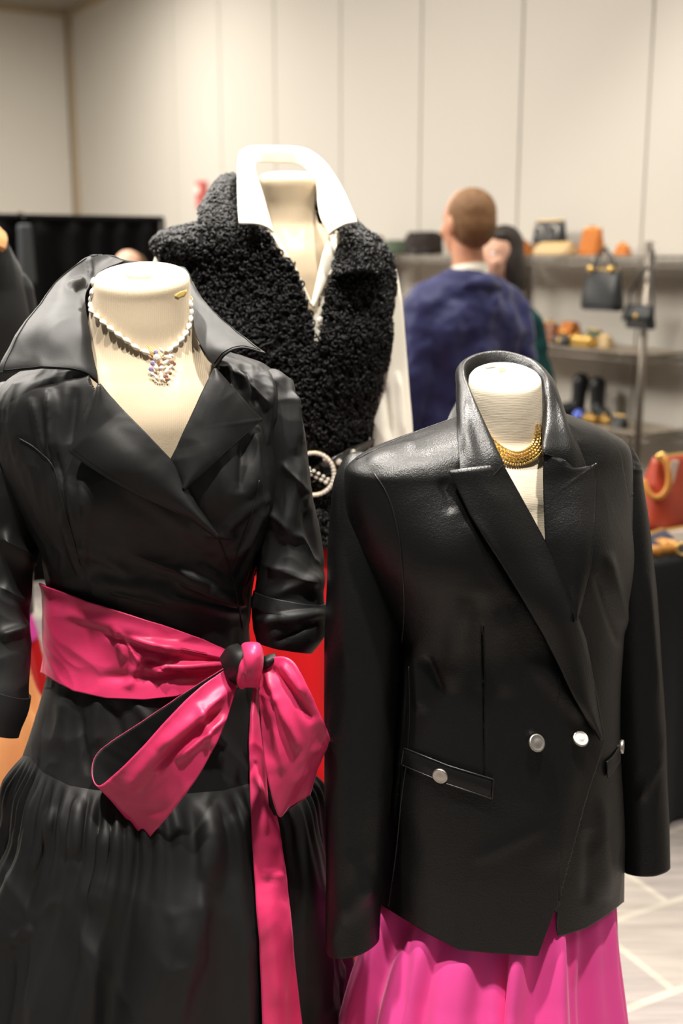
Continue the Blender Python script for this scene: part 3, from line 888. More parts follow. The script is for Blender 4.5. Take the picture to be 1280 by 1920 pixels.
g = gridpatch([[(488, 1240, 1.405), (500, 1232, 1.400), (516, 1228, 1.405)], [(490, 1248, 1.395), (503, 1241, 1.390), (517, 1236, 1.398)], [(492, 1256, 1.405), (505, 1250, 1.400), (514, 1243, 1.405)]], 16, 16)
solid(g.mesh('tail_end', M['taffeta'], sash), .003, 1)

# ------------------------------------------------------------------ bead necklace
neck = empty('bead_necklace', P(300, 690, 1.47), 'white marquise bead necklace with a crystal cluster pendant', 'necklace')
beads_px = [(172, 529), (165, 549), (163, 561), (165, 572), (171, 582), (181, 593), (193, 604), (207, 616), (222, 628), (238, 639), (254, 651), (272, 660), (318, 656), (329, 647), (340, 636), (348, 625), (354, 612), (357, 598), (358, 585), (357, 572)]
def surf(bvh, x, y, off, lo, hi):
    D = None
    for k in range(30):
        D = castD(bvh, x, y)
        if D is not None and lo < D < hi: break
        x += (265 - x) * .01 if True else 0; D = None
    return P(x, y, (D if D is not None else (lo + hi) / 2) - off)
bead_me = None
chain_pts = []
bead_pts = [surf(form1_bvh, x, y, .004, 1.40, 1.60) for x, y in beads_px]
for i, p in enumerate(bead_pts):
    left = i < 12
    nb = [k for k in (i - 1, i + 1) if 0 <= k < len(bead_pts) and (k < 12) == left]
    t = (bead_pts[nb[-1]] - bead_pts[nb[0]]).normalized() if len(nb) == 2 else (bead_pts[nb[0]] - p).normalized()
    if bead_me is None:
        b0 = MB().lathe([(.0004, -.0066), (.0021, -.0048), (.0034, -.0023), (.0037, 0), (.0034, .0023), (.0021, .0048), (.0004, .0066)], (0, 0, 0), 12).build('bead', M['milk'])
        bead_me = b0.data; o = b0
    else:
        o = bpy.data.objects.new('bead', bead_me); COL.objects.link(o)
    o.location = p; o.rotation_euler = t.to_track_quat('Z', 'Y').to_euler()
    o.parent = neck; o.matrix_parent_inverse = world_inv(neck)
mb = MB()
off = Vector((0, .0015, 0))
mb.tube([q + off for q in bead_pts[:12]] + [surf(form1_bvh, 288, 668, .004, 1.4, 1.6)], .0011, 6)
mb.tube([surf(form1_bvh, 305, 668, .004, 1.4, 1.6)] + [q + off for q in bead_pts[12:]], .0011, 6)
back_arc = []
c_ = P(265, 555, D1)
for i in range(13):
    a = math.radians(-5 + 190 * i / 12)
    back_arc.append(c_ + Vector((math.cos(a) * .0675, math.sin(a) * .066, -.006 + .012 * math.sin(a))))
mb.tube(back_arc, .0011, 6)
mb.build('chain', M['gold'], neck)
# pendant: stems, then stones
def stone(x, y, L, Wd, ang, m, h=.006):
    p = surf(form1_bvh, x, y, h, 1.4, 1.6)
    s_ = mpp(y, p.y)
    a = math.radians(ang)
    rot = Matrix.Rotation(-a, 4, 'Y')
    if L == Wd:
        mb = MB().lathe([(.35, -.5), (.9, -.2), (1, 0), (.75, .32), (.4, .42)], (0, 0, 0), 10)
        V = [Vector((v[0] * Wd / 2 * s_, -v[2] * Wd / 2 * s_, v[1] * Wd / 2 * s_)) for v in mb.v]
    else:
        mb = MB().lathe([(.05, -1), (.5, -.7), (.88, -.3), (1, 0), (.88, .3), (.5, .7), (.05, 1)], (0, 0, 0), 10)
        V = [Vector((v[0] * Wd / 2 * s_, v[1] * Wd / 2 * s_ * .75, v[2] * L / 2 * s_)) for v in mb.v]
    mb.v = [tuple(p + rot @ v) for v in V]
    return mb.build('stone', m, neck, smooth=(L != Wd))
for x, y, L, Wd, a, m in [(294, 671, 15, 15, 0, 'milk'), (303, 657, 15, 7, 35, 'milk'), (314, 670, 18, 8, 75, 'milk'), (321, 667, 12, 7, 60, 'milk'), (309, 681, 18, 9, 130, 'milk'), (319, 689, 15, 7, 135, 'milk'), (293, 690, 16, 9, 5, 'milk'),
   (312, 697, 16, 9, 160, 'milk'), (303, 690, 11, 9, 90, 'milk'), (302, 704, 17, 8, 5, 'milk'), (294, 709, 15, 7, 20, 'milk'), (286, 702, 13, 7, 45, 'milk'), (303, 711, 14, 7, 175, 'milk'),
   (292, 660, 9, 9, 0, 'violet'), (286, 681, 10, 10, 0, 'violet'), (283, 692, 10, 10, 0, 'violet'), (301, 684, 9, 9, 0, 'smoke'), (311, 661, 8, 8, 0, 'smoke'), (322, 679, 9, 9, 0, 'smoke'), (326, 682, 8, 8, 0, 'smoke'), (311, 706, 9, 9, 0, 'smoke'), (319, 700, 7, 7, 0, 'smoke'), (313, 712, 8, 8, 0, 'smoke')]:
    stone(x, y, L, Wd, a, M[m], .009 if L == Wd == 15 else .0065 + .0015 * random.random())
mb = MB()
for x0, x1 in ((276, 290), (280, 293), (286, 297)):
    mb.tube([surf(form1_bvh, x0, 648, .004, 1.4, 1.6), surf(form1_bvh, x1, 664, .005, 1.4, 1.6), surf(form1_bvh, 300, 690, .003, 1.4, 1.6)], .0009, 6)
mb.build('stems', M['gold'], neck)
# ================================================================== the leather blazer and its form
D2 = 1.50
YAW2 = 24
form2_secs = [sec(700, 942, 952, D2, 1, 2, 18), sec(700.5, 915, 980, D2, 1, 2, 18), sec(702, 894, 1000, D2, 1, 2, 18), sec(706, 883, 1011, D2, 1, 2, 17), sec(712, 879, 1014, D2, 1, 2, 16),
  sec(740, 878, 1015, D2, 1, 2, 12), sec(780, 880, 1016, D2, .98, 2, 7), sec(815, 880, 1019, D2, .92, 2, 3), sec(840, 862, 1038, D2, .8, 2), sec(860, 815, 1075, D2, .56, 2.1), sec(885, 745, 1135, D2, .46, 2.2),
  sec(930, 690, 1175, D2, .44, 2.3), sec(1020, 705, 1175, D2, .52, 2.2), sec(1110, 745, 1168, D2, .64, 2.1), sec(1220, 778, 1155, D2, .68), sec(1340, 778, 1150, D2, .72), sec(1480, 755, 1155, D2, .75), sec(1620, 745, 1150, D2, .76)]
p2 = P(960, 1200, D2)
form2_bumps = [('b', (850, 1050), (85, 80), .012), ('b', (1080, 1040), (70, 80), .012)]
form2, form2_torso, form2_g = dress_form('cream muslin dress form wearing the black leather blazer', form2_secs, YAW2, M['jersey_plain'], (p2.x, D2), form2_bumps)
form2_bvh = form2_g.bvh()
decal(form2_bvh, [(930, 690), (938, 686), (947, 690), (950, 697), (958, 702), (950, 707), (941, 704), (934, 699)], 'worn_patch', M['foam'], form2, label='yellow foam showing through the worn neck top')
decal(form2_bvh, [(905, 686), (915, 683), (926, 684), (930, 688), (918, 690), (908, 690)], 'worn_patch', M['jersey_plain'], form2, off=.003)

jk = empty('leather_blazer', (p2.x, D2, .55), 'black leather double-breasted blazer with peak lapels and silver buttons', 'jacket')
jb_secs = [sec(778, 856, 1062, D2, .74, 2), sec(790, 822, 1090, D2, .66, 2.1), sec(803, 782, 1120, D2, .58, 2.2), sec(818, 738, 1150, D2, .52, 2.3), sec(834, 696, 1176, D2, .47, 2.4), sec(850, 668, 1190, D2, .45, 2.5), sec(868, 652, 1195, D2, .45, 2.5),
  sec(910, 650, 1197, D2, .48, 2.4), sec(1000, 672, 1192, D2, .56, 2.3), sec(1090, 712, 1184, D2, .67, 2.2), sec(1190, 740, 1174, D2, .7, 2.1), sec(1290, 728, 1166, D2, .73, 2.1), sec(1400, 716, 1164, D2, .76, 2.1), sec(1550, 712, 1171, D2, .78, 2.1), sec(1700, 705, 1170, D2, .78, 2.1), sec(1860, 694, 1172, D2, .78, 2.1)]
jb = loft(jb_secs, 520, 460, YAW2)
folds(jb, [('b', (835, 1040), (95, 95), .026), ('b', (1095, 1030), (70, 95), .022)], dmid=D2)
jb_bvh = jb.bvh()
jf = jb.copy()
folds(jf, [
  ('s', (1043, 1720), (1130, 1380), 60, -.0), 
  ('r', (905, 1175), (908, 1455), 3, -.0035), ('r', (765, 1250), (728, 1700), 4, -.0035), ('r', (905, 1120), (900, 1290), 26, -.006), ('r', (870, 1130), (845, 1290), 22, .005), ('r', (940, 1150), (945, 1300), 20, .004),
  ('r', (775, 1210), (790, 1330), 14, .005), ('r', (800, 1230), (830, 1300), 10, -.004), ('r', (1140, 1040), (1172, 1180), 10, .005), ('r', (1120, 1080), (1160, 1210), 9, -.004),
  ('r', (890, 1610), (1020, 1545), 14, .0016), ('r', (1060, 1430), (1030, 1620), 26, .004), ('r', (880, 980), (960, 1120), 16, .004), ('r', (830, 900), (845, 960), 12, -.003),
  ('r', (770, 830), (690, 865), 14, .003), ('r', (1130, 1500), (1135, 1680), 14, .004), ('r', (1105, 1560), (1100, 1690), 12, -.003), ('r', (1000, 1240), (1090, 1340), 18, .004)], dmid=D2)
# wrapped-over front edge: the left front lies on top up to this line
px_, py_ = proj(jf.V)
edge_x = np.interp(py_, [1010, 1160, 1296, 1386, 1500, 1690, 1793, 1860], [1030, 1080, 1112, 1128, 1092, 1044, 1008, 990])
front = jf.V[..., 1] < D2
dlt = edge_x - px_
on_ = np.clip((py_ - 1040) / 140, 0, 1); on_ = on_ * on_ * (3 - 2 * on_)
lift = np.where(front & (dlt > 0), .0065 * on_ * np.exp(-np.maximum(dlt, 0) / 160), 0)
jf.push(lift)
jf.push(.0014 * crumple(jf.V, 9, 4.4, (1, 1, .6)))
hem = line((600, 1640), (700, 1688), (750, 1719), (800, 1750), (860, 1781), (930, 1788), (1008, 1793), (1012, 1782), (1042, 1700), (1044, 1756), (1060, 1753), (1100, 1740), (1140, 1715), (1168, 1692), (1220, 1660))
jt = jf.band(None, hem, 420)
J_OPEN = [(840, 700), (1050, 700), (1040, 860), (1034, 1030), (1024, 1036), (1010, 1016), (930, 860), (868, 740)]
solid(jt.mesh('body', M['leather'], jk, drop=J_OPEN, dmid=D2), .002)
jf_bvh = jf.bvh()

# sleeves with square padded heads
sjl = cloth_tube([(684, 866, 1.52, 8, 1, 0), (680, 871, 1.515, 26, 1, 0), (676, 882, 1.505, 42, 1.1, 0), (675, 905, 1.495, 51, 1.15, 0), (678, 950, 1.485, 59, 1.15, 0), (684, 1080, 1.465, 72, 1.05, 0), (683, 1200, 1.45, 75, 1, 0), (679, 1300, 1.44, 71, 1, 0), (673, 1450, 1.42, 64, 1, 0),
   (666, 1600, 1.40, 56, 1, 0), (662, 1700, 1.39, 51, 1, -2), (660, 1772, 1.382, 49, 1, -16)], .0022, 9, 3.0,
   [('r', (690, 960), (745, 985), 8, .003), ('r', (700, 1000), (748, 1020), 7, .003), ('r', (640, 1020), (650, 1250), 20, .003), ('r', (640, 1720), (700, 1650), 18, .004), ('r', (655, 1600), (690, 1690), 16, .003)], 120, 260, (1, 1, .6))
sleeve_jl = solid(sjl.mesh('sleeve', M['leather'], jk), .002)
sjr = cloth_tube([(1182, 838, 1.62, 6, 1, 0), (1178, 843, 1.62, 14, 1, 0), (1172, 860, 1.62, 27, 1.2, 0), (1168, 900, 1.62, 36, 1.3, 0), (1170, 1000, 1.61, 46, 1.25, 0), (1182, 1130, 1.595, 49, 1.2, 0), (1190, 1250, 1.58, 48, 1.15, 0), (1200, 1400, 1.56, 47, 1.1, 0), (1206, 1520, 1.545, 46, 1.1, 2), (1210, 1626, 1.53, 45, 1.1, -3)],
   .002, 9, 6.0, [('r', (1185, 860), (1202, 868), 3, -.002), ('r', (1187, 880), (1204, 884), 3, .002), ('r', (1215, 1080), (1232, 1300), 8, .003), ('r', (1200, 1500), (1240, 1420), 10, .003)], 110, 220, (1, 1, .6))
sleeve_jr = solid(sjr.mesh('sleeve', M['leather'], jk), .002)

# lapels
jl = wrapped(jf_bvh, [(916, 901), (880, 893), (842, 884), (860, 922), (880, 965), (905, 1005), (932, 1046), (975, 1115), (1017, 1187), (1046, 1244), (1072, 1300), (1098, 1345), (1127, 1388)],
                     [(916, 901), (930, 886), (942, 872), (962, 908), (984, 948), (1004, 984), (1022, 1018), (1052, 1084), (1078, 1146), (1096, 1200), (1108, 1262), (1117, 1330), (1128, 1386)], 120, 40, off=(.010, .006), mid=.008, smooth=10)
lapel_j = solid(jl.mesh('lapel', M['leather'], jk), .0022, 1)
jr = wrapped(jf_bvh, [(1056, 864), (1038, 856), (1020, 850), (1018, 890), (1019, 940), (1021, 985), (1023, 1020), (1036, 1060), (1054, 1108), (1078, 1166)],
                     [(1056, 864), (1066, 872), (1078, 886), (1098, 878), (1118, 869), (1118, 908), (1116, 950), (1113, 1000), (1106, 1060), (1079, 1166)], 110, 36, off=(.006, .011), mid=.007, smooth=10)
solid(jr.mesh('lapel', M['leather'], jk), .0022, 1)

# collar: fall, roll and inside, from one front end round the neck to the other
d0 = lambda x, y, o: castD(jf_bvh, x, y, 1.43) - o
cl = gridpatch([
  [(862, 886, d0(862, 886, .006)), (890, 893, d0(890, 893, .010)), (916, 900, d0(916, 900, .014)), (942, 872, d0(942, 872, .013)), (940, 872, d0(942, 872, -.002))],
  [(860, 850, d0(860, 850, .010)), (880, 846, d0(885, 850, .014)), (900, 842, d0(905, 850, .018)), (926, 836, d0(926, 845, .018)), (924, 838, d0(926, 845, -.002))],
  [(858, 800, d0(858, 806, .010)), (868, 790, d0(868, 806, .014)), (882, 780, 1.440), (902, 782, 1.438), (900, 790, 1.460)],
  [(856, 752, 1.505), (862, 745, 1.490), (870, 736, 1.482), (880, 732, 1.484), (879, 745, 1.500)],
  [(856, 722, 1.545), (857, 712, 1.530), (862, 704, 1.520), (871, 702, 1.522), (875, 725, 1.525)],
  [(858, 708, 1.585), (858, 692, 1.572), (866, 680, 1.565), (876, 682, 1.560), (882, 715, 1.558)],
  [(890, 700, 1.630), (888, 676, 1.625), (896, 664, 1.612), (904, 668, 1.602), (908, 706, 1.590)],
  [(945, 705, 1.645), (943, 674, 1.642), (944, 660, 1.628), (946, 666, 1.616), (946, 708, 1.600)],
  [(1005, 715, 1.635), (1003, 686, 1.632), (996, 674, 1.618), (990, 678, 1.606), (984, 714, 1.594)],
  [(1040, 735, 1.610), (1034, 712, 1.602), (1024, 697, 1.588), (1012, 698, 1.578), (1004, 730, 1.570)],
  [(1052, 760, 1.565), (1046, 738, 1.550), (1036, 722, 1.540), (1022, 722, 1.538), (1014, 745, 1.545)],
  [(1072, 804, d0(1072, 806, .006)), (1060, 790, d0(1062, 806, .010)), (1044, 780, 1.472), (1024, 780, 1.470), (1016, 790, 1.49)],
  [(1086, 842, d0(1086, 842, .008)), (1070, 836, d0(1070, 836, .014)), (1048, 826, d0(1048, 840, .020)), (1020, 822, d0(1030, 840, .018)), (1018, 830, d0(1030, 840, -.002))],
  [(1098, 875, d0(1098, 875, .006)), (1078, 882, d0(1078, 882, .012)), (1056, 865, d0(1056, 865, .012)), (1020, 851, d0(1024, 860, .012)), (1020, 852, d0(1024, 860, -.002))]], 150, 44, lin_r=False, lin_c=False)
def smooth_depth(g, sig):
    k = np.exp(-.5 * (np.arange(-3 * sig, 3 * sig + 1) / sig)**2); k /= k.sum()
    px, py = proj(g.V); D = g.V[..., 1]
    Dp = np.pad(D, ((3 * sig, 3 * sig), (0, 0)), mode='reflect', reflect_type='odd')
    D2_ = np.stack([np.convolve(Dp[:, j], k, 'valid') for j in range(D.shape[1])], 1)
    for i in range(D.shape[0]):
        for j in range(D.shape[1]): g.V[i, j] = P(px[i, j], py[i, j], D2_[i, j])
    return g
smooth_depth(cl, 9)
solid(cl.mesh('collar', M['leather'], jk), .0022, 0)
cc = BVHTree.FromPolygons([Vector(v) for v in np.concatenate([g_.V.reshape(-1, 3) for g_ in (cl, jl, jr)])],
    [tuple(int(i) for i in f) for f in np.concatenate([cl.faces(), jl.faces() + cl.V.shape[0] * cl.V.shape[1], jr.faces() + cl.V.shape[0] * cl.V.shape[1] + jl.V.shape[0] * jl.V.shape[1]])])
for pts in ([(846, 885), (880, 893), (916, 901), (930, 886), (941, 873)], [(1021, 851), (1040, 857), (1056, 865), (1068, 876), (1078, 887), (1098, 878), (1115, 870)]):
    V_ = [P(x, y, castD(cc, x, y, castD(jf_bvh, x, y, 1.4)) - .0005) for x, y in linres(np.array(pts, float), 30)]
    MB().tube(V_, .0012, 6).build('gorge_seam', M['thread'], jk)
# under-collar flap at the shoulder
ul = gridpatch([[(838, 788, 1.535), (846, 770, 1.555), (856, 752, 1.57)], [(842, 820, 1.500), (852, 806, 1.505), (862, 790, 1.51)], [(852, 850, 1.465), (860, 842, 1.468), (868, 830, 1.47)]], 20, 12)
solid(ul.mesh('under_collar', M['leather'], jk), .002, 0)

def on_jacket(x, y, off): return P(x, y, castD(jf_bvh, x, y, 1.4) - off)
def cord(pts, r, name, m, parent, off=.001, bvh=None, n=6, dens=6):
    A = catmull(np.array(pts, float), dens * len(pts))
    V = []
    for x, y in A:
        D = castD(bvh or jf_bvh, x, y)
        if D is not None and (not V or abs(D - off - V[-1].y) < .012): V.append(P(x, y, D - off))
    return MB().tube(V, r, n).build(name, m, parent)
# seams: pressed ridges beside the stitch line
cord([(700, 886), (722, 920), (736, 955), (748, 1010), (755, 1080), (757, 1150), (752, 1210)], .0010, 'armhole_seam', M['leather_edge'], jk, .0005)
cord([(845, 786), (790, 806), (740, 826), (700, 845), (668, 862)], .0009, 'shoulder_seam', M['leather'], jk, .0005)
cord([(906, 1175), (908, 1260), (908, 1360), (907, 1455)], .0008, 'dart_seam', M['leather'], jk, .0003)
cord([(766, 1250), (768, 1330), (764, 1410), (752, 1500), (742, 1600), (728, 1700)], .0010, 'side_seam', M['leather_edge'], jk, .0004)
cord([(1188, 842), (1192, 870), (1190, 905), (1184, 930)], .001, 'armhole_seam', M['leather'], jk, .0004)
# welt pockets
def welt(quad, parent):
    a, b, c, d = quad
    g = wrapped(jf_bvh, [a, ((a[0] + b[0]) / 2, (a[1] + b[1]) / 2 + 4), b], [d, ((d[0] + c[0]) / 2, (d[1] + c[1]) / 2 + 4), c], 30, 10, off=(.004, .004), mid=.002, smooth=3)
    o = solid(g.mesh('pocket_flap', M['leather'], parent), .002, 0)
    V = [Vector(v) + Vector((0, -.0012, 0)) for v in list(g.V[:, 0]) + list(g.V[-1, 1:]) + list(g.V[::-1, -1][1:]) + list(g.V[0, ::-1][1:-1])]
    MB().tube(V, .0012, 6, closed=True).build('piping', M['leather_edge'], o)
    return o
flap_l = welt([(757, 1402), (925, 1461), (922, 1497), (752, 1433)], jk)
flap_r = welt([(1137, 1428), (1160, 1400), (1161, 1425), (1139, 1456)], jk)
def button(x, y, R, parent, off=.008, nrm=None, label=None):
    p = on_jacket(x, y, off)
    h = jf_bvh.ray_cast(CAMV, (P(x, y, 1) - CAMV).normalized())
    n = h[1] if h[0] is not None else Vector((0, -1, 0))
    if n.y > 0: n = -n
    if nrm is not None: n = Vector(nrm).normalized()
    r = R * mpp(y, p.y)
    rot = n.to_track_quat('Z', 'Y').to_matrix()
    MBo = MB().lathe([(.2 * r, -.006), (.25 * r, -.003), (.8 * r, -.003), (r, -.001), (r, .001), (.92 * r, .0022), (.8 * r, .0016), (.4 * r, .0024), (.05 * r, .0026)], p, 28, rot)
    o = MBo.build('button', M['silver'], parent, label=label)
    for a in (0, 1, 2):
        an = math.radians(60 * a + 20)
        v = Vector((math.cos(an), math.sin(an), 0)) * .72 * r
    return o
button(1088, 1385, 15.5, jk, .008, (.20, -.68, .70), label='round silver button engraved with crossing lines')
button(1006, 1393, 17, jk, .008, (.38, -.80, .46), label='tilted silver button')
button(825, 1455, 15, flap_l, .006, (-.35, -.9, -.1), label='round silver button on the pocket flap')
button(1166, 1400, 13, flap_r, .008, (.95, -.3, .05), label='silver button seen edge-on')

# ------------------------------------------------------------------ gold collar necklace
gn = empty('chain_collar_necklace', P(975, 865, 1.44), 'wide gold mesh collar necklace on the neck above the leather lapels', 'necklace')
path = catmull(np.array([(882, 775), (896, 806), (916, 832), (940, 851), (966, 860), (986, 856), (1002, 845), (1012, 828), (1017, 806), (1018, 796)], float), 60)
for row in range(5):
    o_ = (row - 2) * 5.6
    mb = MB()
    tg = np.gradient(path, axis=0); tg /= np.linalg.norm(tg, axis=1, keepdims=True)
    q = path + np.stack([-tg[:, 1], tg[:, 0]], 1) * o_
    q[:, 0] = np.minimum(q[:, 0], 1019)
    pts = []
    for x, y in q:
        D = None; xx = x
        for k in range(30):
            D = castD(form2_bvh, xx, y)
            if D is not None and D < 1.53: break
            xx += (950 - xx) * .01
        pts.append(P(xx, y, (D or 1.46) - .0035))
    for i in range(0, len(pts) - 1):
        c = (pts[i] + pts[i + 1]) / 2; t = (pts[i + 1] - pts[i]).normalized()
        rot = t.to_track_quat('X', 'Z').to_matrix()
        L = (pts[i + 1] - pts[i]).length
        if row == 4:
            mb.ball(c, (.0016, .0016, .0016), 6)
        else:
            mb.box(c, (L * .86, .0022, .0030), rot @ Matrix.Rotation(.35 if (i + row) % 2 else -.35, 3, 'X'))
    mb.build('chain_row', M['gold'], gn, smooth=(row == 4))
c_ = P(948, 810, D2)
mb = MB()
for k in range(3):
    mb.tube([c_ + Vector((math.cos(a) * .051, math.sin(a) * .049, -.004 + .004 * k + .012 * math.sin(a))) for a in np.radians(np.linspace(-5, 185, 15))], .0018, 6)
mb.build('clasp_chain', M['gold'], gn)

# ------------------------------------------------------------------ pink skirt
pk = loft([sec(1220, 782, 1150, D2, .7), sec(1340, 775, 1150, D2, .74), sec(1480, 762, 1152, D2, .78), sec(1600, 742, 1156, D2, .8), sec(1700, 684, 1170, D2, .82), sec(1820, 648, 1172, D2, .84), sec(1920, 630, 1176, D2, .86), sec(2100, 590, 1190, D2, .86), sec(2400, 540, 1215, D2, .86), sec(2600, 515, 1225, D2, .86)], 480, 220, YAW2)
nv_, nu_ = pk.V.shape[:2]
th = np.linspace(0, 2 * np.pi, nu_, endpoint=False)[None, :]; tt = np.linspace(0, 1, nv_)[:, None]
pk.push((np.sin(13 * th + 1.4 * np.sin(3 * th) + .8) * .013 + np.sin(23 * th + 1.2 * np.sin(5 * th)) * .004) * np.clip(tt * 2.2, .05, 1) - .003 - .012 * np.clip(1 - (tt - .36) / .16, 0, 1))
folds(pk, [('r', (945, 1560), (935, 2050), 13, -.02), ('r', (955, 1540), (995, 2050), 20, .004), ('r', (822, 1540), (810, 2050), 18, .004), ('r', (775, 1560), (735, 2050), 15, -.009), ('r', (1042, 1560), (1060, 2050), 14, .003), ('r', (1062, 1560), (1085, 2050), 9, -.008)], dmid=D2)
tag(pk.mesh('long_skirt', M['pink']), 'hot pink long flared skirt below the leather blazer', 'skirt')
# ================================================================== curly lamb vest over a white shirt, on the tall form
D3 = 2.10
YAW3 = 10
form3_secs = [sec(324, 532, 542, D3, 1, 2, 10), sec(324.5, 510, 566, D3, 1, 2, 10), sec(326, 495, 584, D3, 1, 2, 10), sec(330, 486, 593, D3, 1, 2, 9), sec(338, 484, 595, D3, 1, 2, 8), sec(360, 489, 592, D3, 1, 2, 5), sec(390, 497, 590, D3, 1, 2, 3), sec(415, 494, 596, D3, .95, 2, 2),
  sec(435, 470, 620, D3, .85), sec(452, 425, 655, D3, .7, 2.1), sec(475, 370, 690, D3, .62, 2.3), sec(520, 340, 708, D3, .6, 2.3), sec(600, 345, 700, D3, .62, 2.2), sec(700, 365, 690, D3, .64), sec(800, 385, 668, D3, .66), sec(870, 390, 655, D3, .68), sec(980, 370, 670, D3, .7), sec(1080, 360, 680, D3, .7)]
p3 = P(530, 900, D3)
form3, _, form3_g = dress_form('tall cream dress form wearing the curly vest and white shirt', form3_secs, YAW3, M['jersey'], (p3.x, D3), [('b', (440, 650), (70, 60), .015), ('b', (640, 645), (60, 60), .015)], 120, 160)
form3_bvh = form3_g.bvh()

shirt = empty('dress_shirt', (p3.x, D3, 1.15), 'ivory shirt with a raised pointed collar under the curly vest', 'shirt')
sh = loft([sec(418, 480, 612, D3, .95), sec(434, 462, 632, D3, .85), sec(450, 415, 664, D3, .72, 2.1), sec(472, 358, 700, D3, .65, 2.3), sec(520, 332, 716, D3, .63, 2.3), sec(600, 336, 708, D3, .65, 2.2), sec(700, 356, 698, D3, .67), sec(800, 376, 676, D3, .69), sec(870, 382, 662, D3, .71), sec(980, 362, 678, D3, .73)], 200, 180, YAW3)
folds(sh, [('b', (440, 650), (70, 60), .015), ('b', (640, 645), (60, 60), .015)], dmid=D3)
sh_bvh = sh.bvh()
sh.push(.002 * crumple(sh.V, 10, 2.0, (1, 1, .5)))
sh.mesh('shirt_body', M['white'], shirt, drop=[(470, 400), (640, 400), (622, 455), (592, 585), (578, 585), (500, 440)], dmid=D3)
for nm, rows in (('collar', [
    [(512, 436, 1.945), (500, 426, 1.935), (480, 420, 1.930), (448, 419, 1.935)],
    [(503, 405, 1.975), (492, 398, 1.962), (472, 390, 1.955), (446, 388, 1.965)],
    [(491, 362, 2.015), (482, 352, 2.005), (466, 344, 2.00), (445, 345, 2.01)],
    [(478, 322, 2.065), (470, 310, 2.055), (460, 302, 2.06), (446, 306, 2.07)],
    [(478, 306, 2.110), (470, 290, 2.100), (462, 280, 2.105), (452, 284, 2.115)],
    [(490, 304, 2.160), (486, 284, 2.158), (480, 275, 2.165), (474, 284, 2.180)],
    [(525, 305, 2.180), (524, 284, 2.182), (524, 275, 2.190), (524, 286, 2.205)],
    [(556, 307, 2.175), (560, 288, 2.174), (566, 278, 2.180), (572, 292, 2.192)],
    [(576, 318, 2.140), (584, 300, 2.132), (594, 293, 2.135), (606, 304, 2.145)],
    [(592, 345, 2.085), (602, 330, 2.076), (616, 322, 2.08), (628, 332, 2.09)],
    [(596, 380, 2.045), (610, 366, 2.036), (632, 356, 2.04), (646, 364, 2.05)],
    [(602, 410, 1.99), (616, 402, 1.975), (640, 392, 1.975), (660, 396, 1.985)],
    [(618, 441, 1.955), (630, 430, 1.945), (646, 421, 1.945), (669, 416, 1.955)]]),):
    g = gridpatch(rows, 140, 30); solid(g.mesh('collar', M['white'], shirt), .003, 0)
lp = wrapped(sh_bvh, [(618, 441), (605, 475), (595, 520), (584, 572)], [(648, 458), (634, 484), (614, 520), (588, 578)], 40, 14, off=(.008, .012), mid=.003, smooth=8)
solid(lp.mesh('placket', M['white'], shirt), .003, 0)
lp = wrapped(sh_bvh, [(646, 464), (632, 490), (614, 516)], [(652, 464), (643, 494), (630, 520)], 20, 8, off=(.016, .018), smooth=8)
solid(lp.mesh('facing', M['white'], shirt), .002, 0)
lp = wrapped(sh_bvh, [(500, 428), (525, 465), (552, 508), (583, 574)], [(514, 436), (534, 470), (557, 508), (585, 572)], 40, 10, off=(.006, .008), smooth=8)
solid(lp.mesh('placket', M['white'], shirt), .003, 0)
for i in range(3):
    p = P((597, 600, 598)[i], (556, 600, 640)[i], castD(sh_bvh, 597, (556, 600, 640)[i], 2.0) - .006)
    MB().lathe([(.001, 0), (.0055, 0), (.006, .001), (.005, .002), (.001, .0016)], p, 14, Matrix.Rotation(math.pi / 2, 3, 'X')).build('button', M['milk'], shirt)
g = cloth_tube([(700, 470, 2.12, 14, 1, 0), (706, 500, 2.125, 34, 1.1, 0), (712, 580, 2.13, 40, 1.1, 0), (722, 700, 2.13, 40, 1, 0), (732, 800, 2.12, 40, 1, 0), (738, 900, 2.10, 38, 1, 0), (740, 960, 2.09, 30, 1, 0)], .005, 9, 4.0, [('r', (745, 700), (755, 820), 6, .006), ('r', (720, 720), (730, 820), 7, -.006)], stretch=(1, 1, .4))
g.mesh('sleeve', M['white'], shirt)
g = cloth_tube([(345, 466, 2.12, 14, 1, 0), (322, 484, 2.125, 28, 1.1, 0), (318, 540, 2.13, 36, 1.1, 0), (318, 680, 2.13, 38, 1, 0), (318, 800, 2.12, 38, 1, 0), (318, 950, 2.09, 30, 1, 0)], .004, 9, 8.0, [('r', (300, 480), (302, 520), 4, .005)], stretch=(1, 1, .4))
g.mesh('sleeve', M['white'], shirt)

vest = empty('curly_lamb_vest', (p3.x, D3, 1.1), 'black curly lamb fur vest belted over the ivory shirt', 'vest')
vs = loft([sec(400, 448, 625, D3, .9), sec(412, 412, 640, D3, .8), sec(425, 360, 660, D3, .72, 2.2), sec(440, 312, 686, D3, .68, 2.4), sec(456, 292, 706, D3, .66, 2.5), sec(475, 296, 722, D3, .66, 2.5), sec(500, 318, 730, D3, .67, 2.5), sec(540, 326, 735, D3, .68, 2.4), sec(600, 328, 727, D3, .7, 2.3), sec(672, 332, 716, D3, .72, 2.2),
   sec(756, 345, 704, D3, .74), sec(820, 356, 686, D3, .75), sec(862, 362, 664, D3, .75), sec(900, 358, 676, D3, .76), sec(960, 345, 690, D3, .78), sec(1000, 338, 696, D3, .78)], 260, 260, YAW3)
folds(vs, [('b', (440, 650), (75, 70), .020), ('b', (650, 645), (60, 70), .018), ('r', (700, 540), (715, 700), 14, .006)], dmid=D3)
vs.push(.004 * vnoise(vs.V * 22))
